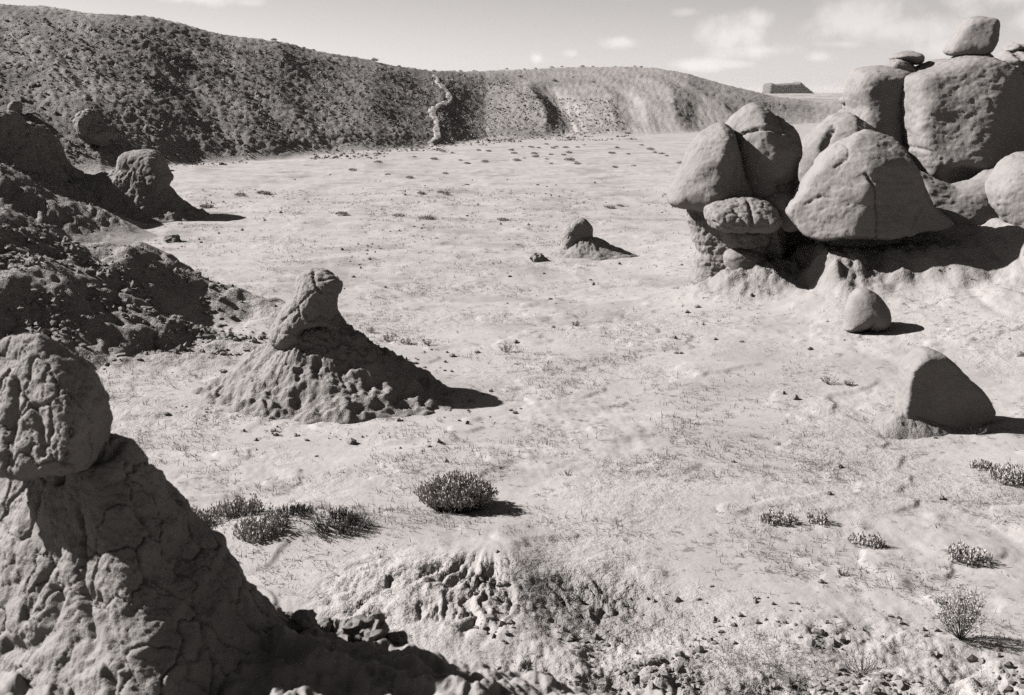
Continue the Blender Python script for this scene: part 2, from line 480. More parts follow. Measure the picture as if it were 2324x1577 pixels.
        # rills on the spur
        def rill(X, Y, A):
            u = A * 7.0 + 0.5 * fbm2(X * 2, Y * 2, 3); rr_ = np.hypot(X + 0.1, Y - 10.2)
            rd = np.clip(1 - 3.0 * np.abs(perlin2(u, rr_ * 0.9)), 0, 1) + 0.6 * np.clip(1 - 3.0 * np.abs(perlin2(u * 2.3 + 4, rr_ * 1.6)), 0, 1)
            return -0.062 * rd * sstep(-0.5, 0.4, perlin2(X * 1.8 + 5, Y * 1.8)) + 0.022 * fbm2(X / 0.2, Y / 0.2, 4, 0.6)
        z = z + masked(rill, np.clip(rillm, 0, 1), x, y, ang)
        cover = np.maximum(cover, 0.6 * np.exp(-rbump(x, y, 0.68, 8.9, 0.8, 0.62) ** 4))
        # rough crumbly ground near the photographer, bottom right
        rm = sstep(9.4, 7.2, y + 0.20 * x + 0.9 * perlin2(x / 1.3, y / 1.3)) * sstep(-0.4, 0.3, x + 0.5 * perlin2(x, y))
        rm = np.clip(rm + 0.8 * near * sstep(-0.2, -1.5, x), 0, 1)
        def crumb(X, Y):
            wx = X + 0.05 * perlin2(X / 0.2, Y / 0.2); wy = Y + 0.05 * perlin2(X / 0.2 + 5, Y / 0.2)
            f1, f2, _i = worley2(wx / 0.17, wy / 0.17)
            amp = sstep(-0.35, 0.4, perlin2(X / 0.8 + 4, Y / 0.8))
            return amp * (0.075 * (np.sqrt(np.clip(1 - f1 * f1 * 1.3, 0, 1)) - 0.5)) + 0.055 * fbm2(X / 0.30, Y / 0.30, 4, 0.65)
        rm = rm * sstep(4.3, 5.3, y)
        z = z + masked(crumb, rm, x, y)
        cover = np.maximum(cover, 0.55 * rm * (0.6 + 0.8 * perlin2(x / 0.6, y / 0.6)))
        lm_ = near * sstep(5.4, 4.6, y) * sstep(1.2, 0.2, x)
        z = z + masked(lambda X, Y: 0.035 * fbm2(X / 0.16, Y / 0.16, 4, 0.65) + 0.05 * (0.5 - worley2(X / 0.11, Y / 0.11)[0]) * sstep(-0.1, 0.5, perlin2(X / 0.4, Y / 0.4)), lm_, x, y)
        cover = np.maximum(cover, 0.5 * lm_)
        # thin crust and little scarps all over the floor
        fm = sstep(34, 18, r) * (1 - hillm) * (1 - pm)
        def crust(X, Y):
            p = fbm2(X / 0.55 + 0.25 * Y, Y / 0.7, 4, 0.6)
            return 0.020 * p * sstep(-0.3, 0.5, perlin2(X / 2.3 + 8, Y / 2.3)) + 0.03 * np.clip(fbm2(X / 1.6, Y / 1.1 + 5, 3) - 0.25, 0, 0.08) / 0.08 * 0.8
        z = z + masked(crust, fm, x, y)
        fm2 = sstep(16, 30, r) * (1 - sstep(75, 110, r)) * (1 - hillm) * (1 - pm) * (1 - pm2)
        z = z + masked(lambda X, Y: 0.07 * np.clip(fbm2(X / 2.4, Y / 2.0 + 5, 4, 0.55) - 0.1, 0, 0.6) + 0.015 * fbm2(X / 0.6, Y / 0.6, 2), fm2, x, y)
        cover = np.maximum(cover, 0.45 * sstep(0.15, 0.7, fbm2(x / 3.1, y / 2.2, 4, 0.6)) * sstep(10, 26, r) * (1 - hillm))
        cover = np.maximum(cover, 0.6 * farm * sstep(-0.1, 0.4, fbm2(x / 40, y / 40, 4)))
        ROUGH['v'] = np.clip(0.12 + 0.75 * hk * (1 - 0.6 * bare) + 0.6 * pm + 0.6 * pm2 + 0.5 * tm + 0.4 * bm + 0.45 * rm + 0.4 * np.clip(rillm, 0, 1)
                             + 0.28 * sstep(-0.1, 0.5, fbm2(x / 2.7 + 31, y / 2.7, 3)) * sstep(60, 20, r), 0, 1)
    return z, cover, hillm, pxh, m1, m2, t


def gz(x, y):
    return float(terrain(np.array([x]), np.array([y]))[0][0])


def ground_at(px, py, far=400.0):
    """place where the line of sight through a photo pixel meets the terrain"""
    d = ray(px, py)
    Y = np.geomspace(2.0, far, 900); tq = Y / d[1]
    zx = terrain(d[0] * tq, Y)[0]; zr = CAM_H + d[2] * tq
    k = np.where(zr <= zx)[0]
    i = k[0] if len(k) else len(Y) - 1
    if i > 0 and len(k):
        f0 = zr[i - 1] - zx[i - 1]; f1 = zr[i] - zx[i]; s = f0 / (f0 - f1)
        y = Y[i - 1] + s * (Y[i] - Y[i - 1])
    else:
        y = Y[i]
    x = d[0] * y / d[1]
    return np.array((x, y, gz(x, y)))


def build_terrain():
    def seg(a, b, k): return np.geomspace(a, b, int(math.log(b / a) / k) + 1)[:-1]
    rr = np.concatenate([[0.15, 0.4, 0.8], seg(1.2, 2.6, .03), seg(2.6, 12, .0042), seg(12, 26, .0036), seg(26, 58, .0065),
                         seg(58, 122, .0034), seg(122, 210, .008), seg(210, 12000, .05), [12000]])
    fine = np.arange(-0.50, 0.50, 0.00142)
    left = -np.geomspace(0.50, math.pi, 42)[::-1]; right = np.geomspace(0.50, math.pi, 42)[:-1]
    th = np.concatenate([left[:-1], fine, right])     # closes on itself behind the photographer
    A, R = np.meshgrid(th, rr)
    X = R * np.sin(A); Y = R * np.cos(A)
    z, cov, hm, pxh, m1, m2, t = terrain(X, Y)
    nr, nc = X.shape
    V = np.stack([X, Y, z], -1).reshape(-1, 3)
    idx = np.arange(nr * nc).reshape(nr, nc)
    nx = np.roll(idx, -1, axis=1)
    q = np.stack([idx[:-1], nx[:-1], nx[1:], idx[1:]], -1).reshape(-1, 4)
    hmf = hm.ravel()[q[:, 0]] > 0.5; pf = pxh.ravel()[q[:, 0]]; tf = t.ravel()[q[:, 0]]
    reg = np.zeros(len(q), int)
    reg[hmf & (pf < 1215 + 62 * np.clip(1 - tf, 0, 1)) & (tf > 0.02)] = 1
    reg[hmf & (pf >= 1215 + 62 * np.clip(1 - tf, 0, 1)) & (tf > 0.02)] = 2
    reg[(m1.ravel()[q[:, 0]] > 0.10)] = 3
    reg[(m2.ravel()[q[:, 0]] > 0.12)] = 4
    names = ['ground', 'hill', 'hill_middle', 'mound', 'mound_left']
    labs = ['pale sandy basin floor with dry crust and scattered tufts', 'big dark stony hill sloping down across the left skyline',
            'paler eroded hills with gullies in the middle distance', 'lumpy clay mound at the left edge behind the near rock',
            'dark crumbly slope at the left edge below the hoodoos']
    cf = cov.ravel(); rf = ROUGH['v'].ravel()
    for k in range(5):
        qq = q[reg == k]
        if not len(qq):
            continue
        u, inv = np.unique(qq, return_inverse=True)
        me = mesh_np(names[k], V[u], inv.reshape(-1, 4), M['sand'], True, {'cover': cf[u], 'rough': rf[u]})
        tag(obj(names[k], me), labs[k], kind='structure')


build_terrain()


# ------------------------------------------------------------------ rock modelling: a signed field meshed into a closed skin
def surface_nets(Fd, org, h):
    S = Fd < 0
    nx, ny, nz = Fd.shape
    cnt = np.zeros((nx - 1, ny - 1, nz - 1), np.int8)
    offs = [(i, j, k) for i in (0, 1) for j in (0, 1) for k in (0, 1)]
    for i, j, k in offs:
        cnt += S[i:nx - 1 + i, j:ny - 1 + j, k:nz - 1 + k]
    act = np.argwhere((cnt > 0) & (cnt < 8))
    vals = {o: Fd[act[:, 0] + o[0], act[:, 1] + o[1], act[:, 2] + o[2]] for o in offs}
    acc = np.zeros((len(act), 3)); c = np.zeros(len(act))
    for o in offs:
        for ax in range(3):
            if o[ax] == 0:
                p = list(o); p[ax] = 1; p = tuple(p)
                a, b = vals[o], vals[p]; m = (a < 0) != (b < 0)
                tq = np.where(m, a / np.where(m, a - b, 1), 0)
                pos = np.tile(np.array(o, float), (len(act), 1)); pos[:, ax] = tq
                acc += pos * m[:, None]; c += m
    V = (act + acc / c[:, None]) * h + org
    ids = np.full(cnt.shape, -1, np.int32); ids[tuple(act.T)] = np.arange(len(act))
    Q = []
    for ax in range(3):
        o1, o2 = [(1, 2), (2, 0), (0, 1)][ax]
        sl0 = [slice(1, -1)] * 3; sl1 = [slice(1, -1)] * 3
        sl0[ax] = slice(0, -1); sl1[ax] = slice(1, None)
        a, b = S[tuple(sl0)], S[tuple(sl1)]
        e = np.argwhere(a != b)
        flip = a[tuple(e.T)]
        base = e.copy()
        for k in range(3):
            if k != ax:
                base[:, k] += 1
        def cell(d1, d2):
            q = base.copy(); q[:, o1] += d1; q[:, o2] += d2
            return ids[tuple(q.T)]
        q = np.stack([cell(-1, -1), cell(0, -1), cell(0, 0), cell(-1, 0)], 1)
        q[~flip] = q[~flip][:, ::-1]
        Q.append(q)
    return V, np.concatenate(Q)


def relax(V, Q, it=2):
    E = np.concatenate([Q[:, [0, 1]], Q[:, [1, 2]], Q[:, [2, 3]], Q[:, [3, 0]]])
    for _ in range(it):
        n = np.bincount(E[:, 0], minlength=len(V)) + np.bincount(E[:, 1], minlength=len(V))
        W = np.stack([np.bincount(E[:, 0], V[E[:, 1], k], len(V)) + np.bincount(E[:, 1], V[E[:, 0], k], len(V)) for k in range(3)], 1)
        V = V * 0.4 + 0.6 * W / n[:, None]
    return V


def vnormals(V, Q):
    n = np.cross(V[Q[:, 2]] - V[Q[:, 0]], V[Q[:, 3]] - V[Q[:, 1]])
    N = np.zeros_like(V)
    for k in range(4):
        for c in range(3):
            N[:, c] += np.bincount(Q[:, k], n[:, c], len(V))
    return N / np.maximum(np.linalg.norm(N, axis=1, keepdims=True), 1e-12)


def poly_sd(px, pz, poly):
    d = np.full(px.shape, 1e9); s = np.ones(px.shape)
    n = len(poly)
    for i in range(n):
        a = poly[i]; b = poly[i - 1]
        ex, ez = b[0] - a[0], b[1] - a[1]; wx, wz = px - a[0], pz - a[1]
        tq = np.clip((wx * ex + wz * ez) / (ex * ex + ez * ez + 1e-12), 0, 1)
        d = np.minimum(d, (wx - ex * tq) ** 2 + (wz - ez * tq) ** 2)
        c1 = pz >= a[1]; c2 = pz < b[1]; c3 = ex * wz > ez * wx
        s = np.where((c1 & c2 & c3) | (~c1 & ~c2 & ~c3), -s, s)
    return s * np.sqrt(d)


def blur2(A, n):
    for _ in range(n):
        B = np.pad(A, 1, mode='edge')
        A = (B[:-2, 1:-1] + B[2:, 1:-1] + B[1:-1, :-2] + B[1:-1, 2:] + 2 * A) / 6
    return A


def smin(a, b, k):
    h = np.clip(0.5 + 0.5 * (b - a) / k, 0, 1)
    return b * (1 - h) + a * h - k * h * (1 - h)


def smax(a, b, k): return -smin(-a, -b, k)


CROPS = {'U': (1, 0, 0), '1': (.37484, 1451.9, 0), '5': (.34985, 1510, 580.75), 'g': (.34985, 1510, 406.5), '2': (.34985, 0, 174.2),
         '3': (.5395, 0, 725.9), 'm': (.28737, 464.6, 580.75), 's': (.14994, 1161.5, 453), 'l': (.20256, 0, 203.3), 'k': (.22103, 2090.7, 58.1)}


def U(pts, c):
    k, ox, oy = CROPS[c]
    return [(ox + x * k, oy + y * k) for x, y in pts]


def wxz(pts, c, Y):
    return np.array([at_y(x, y, Y)[[0, 2]] for x, y in U(pts, c)])


def seg_dist(px, pz, line):
    d = np.full(px.shape, 1e9)
    for a, b in zip(line[:-1], line[1:]):
        ex, ez = b[0] - a[0], b[1] - a[1]; wx, wz = px - a[0], pz - a[1]
        tq = np.clip((wx * ex + wz * ez) / (ex * ex + ez * ez + 1e-12), 0, 1)
        d = np.minimum(d, (wx - ex * tq) ** 2 + (wz - ez * tq) ** 2)
    return np.sqrt(d)


def rock_mesh(name, c, poly, Y, D, R, mat, vox=None, p=2.0, tilt=(0, 0), cuts=(), adds=(), subs=(), style='smooth', amp=1.0, cracks=(), blur=1, seed=0, vres=1.5, scale=1.0):
    """closed rock: the outline at distance Y is given a body of half depth D with rounded rims (R),
    faces are planed by cuts (point x,y px, depth offset, normal, softness), lumps added or hollowed, then weathered"""
    W = wxz(poly, c, Y)
    px_m = Y / F / CP                                  # metres of one photo pixel there
    h = vox or vres * 2.27 * px_m
    lo = W.min(0); hi = W.max(0); pad = 5 * h + 0.06 * scale
    x = np.arange(lo[0] - pad, hi[0] + pad, h); zz = np.arange(lo[1] - pad, hi[1] + pad, h)
    sl = abs(tilt[0]) * (hi[0] - lo[0]) / 2 + abs(tilt[1]) * (hi[1] - lo[1]) / 2
    dx = D + sl + pad
    for ad in adds:
        dx = max(dx, abs(ad[2]) + ad[4] + pad)
    yy = np.arange(-dx, dx, h)
    GX, GZ = np.meshgrid(x, zz, indexing='ij')
    sd2 = blur2(poly_sd(GX, GZ, W), blur)
    cx, cz = (lo + hi) / 2
    a = np.clip(1 + sd2 / R, 0, None)
    yl = yy[None, :, None] - (tilt[0] * (GX - cx) + tilt[1] * (GZ - cz))[:, None, :]
    f = ((a[:, None, :] ** p + np.abs(yl / D) ** p) ** (1 / p) - 1) * min(R, D)
    k, ox, oy = CROPS[c]
    def loc(q):
        w = at_y(ox + q[0] * k, oy + q[1] * k, Y); return w[0], w[2]
    XX = x[:, None, None]; YY = yy[None, :, None]; ZZ = zz[None, None, :]
    for (qx, qy, dy, rx, ry, rz, kk) in adds:          # radii in crop pixels except ry (m)
        x0, z0 = loc((qx, qy)); s = k * px_m
        e = (np.sqrt(((XX - x0) / (rx * s)) ** 2 + ((YY - dy) / ry) ** 2 + ((ZZ - z0) / (rz * s)) ** 2) - 1) * min(rx * s, ry, rz * s)
        f = smin(f, e, kk)
    for (qx, qy, dy, nrm, kk) in cuts:
        x0, z0 = loc((qx, qy)); n = np.array(nrm, float); n /= np.linalg.norm(n)
        f = smax(f, (XX - x0) * n[0] + (YY - dy) * n[1] + (ZZ - z0) * n[2], kk)
    for (qx, qy, dy, rx, ry, rz, kk) in subs:
        x0, z0 = loc((qx, qy)); s = k * px_m
        e = (np.sqrt(((XX - x0) / (rx * s)) ** 2 + ((YY - dy) / ry) ** 2 + ((ZZ - z0) / (rz * s)) ** 2) - 1) * min(rx * s, ry, rz * s)
        f = smax(f, -e, kk)
    f[0] = f[-1] = 1; f[:, 0] = f[:, -1] = 1; f[:, :, 0] = f[:, :, -1] = 1
    V, Q = surface_nets(f, np.array((x[0], yy[0], zz[0])), h)
    V = relax(V, Q, 2)
    N = vnormals(V, Q)
    disp = weather(V + np.array((seed * 3.1, Y, seed * 1.7)), N, style, scale) * amp
    for cr in cracks:
        pts, dep, wid = cr[:3]
        ln = np.array([loc(q) for q in pts])
        wob = 0.5 * wid * perlin3(V * (0.5 / wid) + seed)
        dd = seg_dist(V[:, 0], V[:, 2], ln) + wob
        disp = disp - dep * np.exp(-(dd / wid) ** 2) * sstep(0.25, -0.15, N[:, 1])
    V = V + N * disp[:, None]
    V[:, 1] += Y
    return mesh_np(name, V, Q, mat)


def weather(P, N, style, s):
    P = P / s
    if style == 'smooth':
        Wp = P + 0.12 * np.stack([perlin3(P / 0.4), perlin3(P / 0.4 + 7), perlin3(P / 0.4 + 19)], 1)
        d = 0.075 * perlin3(P / 0.8) + 0.011 * fbm3(P / 0.30, 3) + 0.006 * fbm3(P / 0.07, 3, 0.6)
        f1, f2, i = worley3(Wp / 1.05)                  # broad planes meeting in soft edges
        d = d + 0.055 * (0.55 - f1) 
        f1, f2, i = worley3(P / 0.33)
        d = d - 0.035 * np.where((i % 11) < 1, np.exp(-(f1 / 0.15) ** 2), 0)
        g = fbm3(P * np.array((1, 1, 1.6)) / 0.42 + 4, 3, 0.6)
        d = d + 0.012 * sstep(-0.02, 0.03, g) + 0.008 * sstep(0.25, 0.28, g)   # thin scales where the skin has flaked
    elif style == 'pitted':
        d = weather(P, N, 'smooth', 1.0)
        f1, f2, i = worley3(P / 0.16)
        d = d - 0.03 * np.where((i % 5) < 2, np.exp(-(f1 / 0.2) ** 2), 0)
    elif style == 'mud':
        Wp = P + 0.06 * np.stack([perlin3(P / 0.18), perlin3(P / 0.18 + 7), perlin3(P / 0.18 + 19)], 1)
        f1, f2, i = worley3(Wp / 0.30)
        d = 0.05 * perlin3(P / 0.6) + 0.03 * fbm3(P / 0.2, 3, 0.6)
        d = d - 0.030 * np.exp(-((f2 - f1) / 0.10) ** 2)
        g1, g2, i = worley3(Wp / 0.10)
        d = d - 0.011 * np.exp(-((g2 - g1) / 0.12) ** 2)
    elif style == 'crackle':
        Wp = P + 0.10 * np.stack([perlin3(P / 0.3), perlin3(P / 0.3 + 7), perlin3(P / 0.3 + 19)], 1) + 0.03 * np.stack([perlin3(P / 0.08), perlin3(P / 0.08 + 7), perlin3(P / 0.08 + 19)], 1)
        Wp = Wp * np.array((1.15, 1.15, 0.72))           # bulges drawn out down the slope
        f1, f2, i = worley3(Wp / 0.34); g1, g2, i2 = worley3(Wp / 0.13 + 5)
        d = 0.05 * perlin3(P / 0.7) + 0.05 * (np.sqrt(np.clip(1 - f1 * f1 * 0.9, 0, 1)) - 0.7)
        d = d - 0.02 - 0.040 * np.exp(-((f2 - f1) / 0.05) ** 2) * (0.15 + 0.85 * (i % 2))
        d = d - 0.012 * np.exp(-((g2 - g1) / 0.07) ** 2) * (i2 % 2) + 0.014 * fbm3(P / 0.10, 4, 0.65) + 0.035 * fbm3(P / 0.26, 2)
    elif style == 'lumpy':
        Wp = P + 0.05 * np.stack([perlin3(P / 0.18), perlin3(P / 0.18 + 7), perlin3(P / 0.18 + 19)], 1)
        f1, f2, i = worley3(Wp / 0.17)
        d = 0.06 * (np.sqrt(np.clip(1 - f1 * f1, 0, 1)) - 0.6) + 0.05 * perlin3(P / 0.6) + 0.03 * fbm3(P / 0.13, 3, 0.6)
    elif style == 'strata':
        zz = P[:, 2] + 0.05 * perlin3(P / 0.5) + 0.02 * perlin3(P / 0.15)
        lay = perlin2(zz / 0.13, zz * 0 + 3.3)
        lay2 = perlin2(zz / 0.035, zz * 0 + 8.3)
        d = 0.09 * lay * (0.5 + 1.2 * perlin3(P / 0.35)) + 0.03 * lay2 * (0.5 + perlin3(P / 0.3 + 3)) + 0.08 * perlin3(P / 0.4) + 0.05 * fbm3(P / 0.14, 3, 0.65)
        d = d * (0.3 + 0.7 * (1 - np.abs(N[:, 2])))
    return d * s


def solo(name, label, cat, me, group=None):
    return tag(obj(name, me), label, cat, group)


def apron_mesh(name, cx, cy, radii, hgt, mat, top=0.12, expo=1.0, lump=1.0, rings=90, segs=260, sink=0.25, ls=0.10):
    """skirt of crumbled clay round the foot of a hoodoo; radii is a list of (angle in degrees, radius)"""
    an = np.array([q[0] for q in radii], float); ra = np.array([q[1] for q in radii], float)
    th = np.linspace(0, 2 * np.pi, segs, endpoint=False)
    rm = np.interp(np.degrees(th), np.append(an, an[0] + 360), np.append(ra, ra[0]), period=None)
    rm = rm * (1 + 0.09 * fbm2(np.cos(th) * 1.6 + cx, np.sin(th) * 1.6 + cy, 2, 0.5))
    for _ in range(10):
        rm = (np.roll(rm, 1) + 2 * rm + np.roll(rm, -1)) / 4
    s = np.linspace(0.0, 1.12, rings)
    Sg, T = np.meshgrid(s, th, indexing='ij')
    X = cx + Sg * rm[None] * np.cos(T); Yy = cy + Sg * rm[None] * np.sin(T)
    base = terrain(X, Yy)[0]
    base0 = terrain(X, Yy, fine=False)[0]
    S2 = Sg + (0.07 * fbm2(X / 0.34, Yy / 0.34, 3, 0.55) + 0.012 * perlin2(X / 0.09, Yy / 0.09)) * sstep(0.5, 0.9, Sg)
    prof = hgt * np.clip(1 - np.maximum(S2 - top, 0) / (1 - top), 0, 1) ** expo
    lm = sstep(1.02, 0.85, Sg)
    flat = np.stack([X, Yy, base0 + prof], -1).reshape(-1, 3)
    lz = weather(flat / 1.0, None, 'lumpy', 1.0).reshape(X.shape)
    rl = 0.028 * np.abs(perlin2(T * 9 + cx, Sg * 2.5)) * np.sin(np.clip(Sg, 0, 1) * np.pi)
    big = 0.07 * fbm2(X / 0.55, Yy / 0.55, 3, 0.55) + 0.05 * np.clip(perlin2(X / 0.9 + 4, Yy / 0.5), 0, 1)
    lam = 0.6 + 0.9 * sstep(0.75, 0.25, Sg + 0.25 * perlin2(X / 0.8, Yy / 0.8))
    Z = base0 + prof + (lz * lump * lam - rl * lump + big * min(1.0, hgt)) * lm - sstep(0.97, 1.12, S2) * sink
    V = np.stack([X, Yy, Z], -1).reshape(-1, 3)
    idx = np.arange(rings * segs).reshape(rings, segs); nx = np.roll(idx, -1, 1)
    Q = np.stack([idx[:-1], idx[1:], nx[1:], nx[:-1]], -1).reshape(-1, 4)
    return mesh_np(name, V, Q, mat)


# ---- hoodoo in the middle foreground
def hoodoos():
    Y0 = at_z(760, 880)[1]
    t = thing('hoodoo', 'cracked clay hoodoo with a leaning head on a wide crumbled cone left of centre', 'hoodoo', (-2.5, Y0, 0))
    me = rock_mesh('cap', 'm', [(715, 215), (730, 170), (790, 132), (850, 110), (930, 110), (985, 140), (1035, 180), (1078, 212), (1088, 262), (1068, 305), (1042, 318),
                               (1046, 400), (1072, 470), (1110, 540), (1160, 640), (1100, 700), (900, 740), (650, 730), (560, 700), (520, 610), (540, 535), (578, 460), (618, 380), (655, 330), (690, 270)],
                   Y0, 0.55, 0.34, M['mud'], tilt=(0, 0.22), style='mud', amp=0.62, seed=1, vres=1.25,
                   adds=[(1000, 230, -0.10, 85, 0.24, 85, 0.05)], subs=[(930, 560, -0.52, 130, 0.22, 55, 0.08), (1075, 420, -0.1, 45, 0.4, 70, 0.05)],
                   cracks=[([(870, 130), (910, 190), (980, 260), (1060, 310)], 0.04, 0.02), ([(720, 260), (760, 300), (800, 400), (770, 450)], 0.03, 0.015),
                           ([(840, 400), (880, 450), (960, 420), (1010, 460)], 0.03, 0.02)])
    o = obj('cap', me); o.parent = t; o.matrix_parent_inverse = t.matrix_world.inverted()
    o.location = (-t.location[0], -t.location[1], -t.location[2]); o.matrix_parent_inverse.identity()
    me = apron_mesh('base', -2.75, Y0, [(0, 1.95), (45, 1.5), (90, 1.3), (135, 1.4), (180, 1.75), (225, 1.7), (260, 1.65), (290, 1.85), (320, 2.1)], 1.20, M['mud'], top=0.08, expo=1.25, rings=150, segs=460, lump=1.25)
    part(me, 'base', t)

    # mushroom-shaped hoodoo, left
    Y1 = at_z(330, 492)[1]
    t = thing('hoodoo', 'domed mushroom-shaped hoodoo with a horizontal slot, at the foot of the dark hill', 'hoodoo', (-12.4, Y1, 0))
    me = rock_mesh('cap', 'l', [(1300, 830), (1308, 760), (1365, 705), (1480, 676), (1600, 668), (1725, 680), (1805, 725), (1855, 810), (1895, 900), (1938, 968), (1942, 1005), (1905, 1055), (1893, 1110),
                               (1900, 1180), (1960, 1280), (1900, 1400), (1600, 1440), (1300, 1420), (1180, 1330), (1200, 1180), (1255, 1060), (1285, 940)],
                   Y1, 1.15, 0.95, M['mud'], style='mud', amp=0.55, seed=2, vres=1.2, scale=1.3, tilt=(-0.1, 0.1), cuts=[(1760, 1000, -0.80, (-0.30, -0.92, 0.24), 0.25)],
                   subs=[(1520, 1120, -1.2, 75, 0.35, 26, 0.12), (1420, 870, -1.5, 200, 0.5, 70, 0.3)], adds=[(1330, 1150, -0.6, 60, 0.5, 90, 0.3)],
                   cracks=[([(1300, 1000), (1285, 1100), (1270, 1200), (1330, 1310)], 0.16, 0.07), ([(1330, 1050), (1450, 1035), (1600, 1070), (1700, 1000)], 0.07, 0.06)])
    part(me, 'cap', t)
    me = apron_mesh('base', at_y(320, 480, Y1)[0] + 0.1, Y1, [(0, 2.3), (90, 2.0), (180, 2.5), (230, 2.3), (270, 2.1), (320, 2.3)], 1.05, M['mud'], top=0.3, expo=1.25, rings=80, segs=260)
    part(me, 'base', t)

    # small hoodoo in the middle distance
    Y2 = at_z(1310, 578)[1]
    t = thing('hoodoo', 'small thumb-shaped hoodoo on a low heap of rubble alone in the mid basin', 'hoodoo', (2.0, Y2, 0))
    me = rock_mesh('cap', 's', [(735, 740), (745, 600), (760, 500), (790, 430), (850, 370), (940, 310), (1030, 278), (1100, 283), (1150, 325), (1203, 380), (1228, 440), (1228, 540), (1235, 660), (1250, 800), (1000, 860), (750, 850)],
                   Y2, 0.46, 0.40, M['mud'], style='mud', amp=0.55, seed=3, vres=0.9, tilt=(0.0, 0.0), cuts=[(950, 600, -0.33, (0.28, -0.95, 0.1), 0.12)])
    part(me, 'cap', t)
    me = apron_mesh('base', at_y(1325, 570, Y2)[0], Y2, [(0, 1.35), (90, 0.9), (180, 1.0), (270, 0.95), (320, 1.3)], 0.42, M['mud'], top=0.28, expo=1.2, rings=60, segs=200, lump=0.7)
    part(me, 'base', t)

    # knobs half buried in the dark hill and hoodoos at the left edge
    g = ground_at(225, 318)
    me = rock_mesh('hoodoo', 'l', [(860, 345), (878, 280), (930, 240), (1020, 232), (1072, 278), (1100, 350), (1180, 400), (1260, 450), (1300, 540), (1200, 640), (1000, 620), (880, 520)],
                   g[1] - 0.4, 1.9, 1.4, M['rock'], style='mud', amp=1.1, scale=2.2, seed=4, vres=0.9, subs=[(960, 300, -2.2, 90, 0.9, 25, 0.3)])
    solo('hoodoo', 'knob-headed hoodoo half buried in the dark hillside above the mushroom-shaped one', 'hoodoo', me)
    g = ground_at(36, 262)
    me = rock_mesh('boulder', 'l', [(98, 200), (118, 145), (180, 112), (238, 150), (246, 215), (215, 290), (130, 290)], g[1] - 0.3, 1.1, 1.0, M['rock'], style='smooth', scale=1.6, seed=5, vres=0.9)
    solo('boulder', 'rounded boulder stuck in the dark hillside at the left edge', 'boulder', me)
    me = rock_mesh('hoodoo', 'l', [(-500, 160), (-100, 190), (0, 205), (90, 222), (160, 272), (212, 335), (255, 432), (335, 525), (425, 615), (500, 720), (600, 860), (760, 1010), (700, 1100), (-500, 1100)],
                   38.0, 1.8, 1.6, M['mud'], style='mud', amp=0.8, scale=2.0, seed=6, vres=1.3, tilt=(0.15, 0.1), cuts=[(200, 500, -1.9, (0.45, -0.85, 0.1), 0.3)])
    solo('hoodoo', 'big dark shaded hoodoo cut off by the left edge above the crumbly slope', 'hoodoo', me)
    me = rock_mesh('hoodoo', 'l', [(262, 440), (300, 388), (370, 372), (432, 398), (505, 450), (585, 522), (645, 602), (675, 690), (745, 768), (800, 860), (905, 920), (1010, 985), (1145, 1085), (1080, 1190), (700, 1200), (400, 1000), (330, 700)],
                   39.6, 1.2, 1.0, M['mud'], style='mud', amp=1.2, scale=2.0, seed=7, vres=1.2, tilt=(0.1, 0.1), cuts=[(560, 700, -1.3, (0.35, -0.9, -0.1), 0.3)], adds=[(400, 470, -0.7, 120, 0.8, 90, 0.3)])
    solo('hoodoo', 'lumpy-topped hoodoo trailing a dark tail to the right, behind the shaded one', 'hoodoo', me)


def part(me, name, t):
    o = obj(name, me); o.parent = t
    o.location = (-t.location[0], -t.location[1], -t.location[2])
    return o


hoodoos()


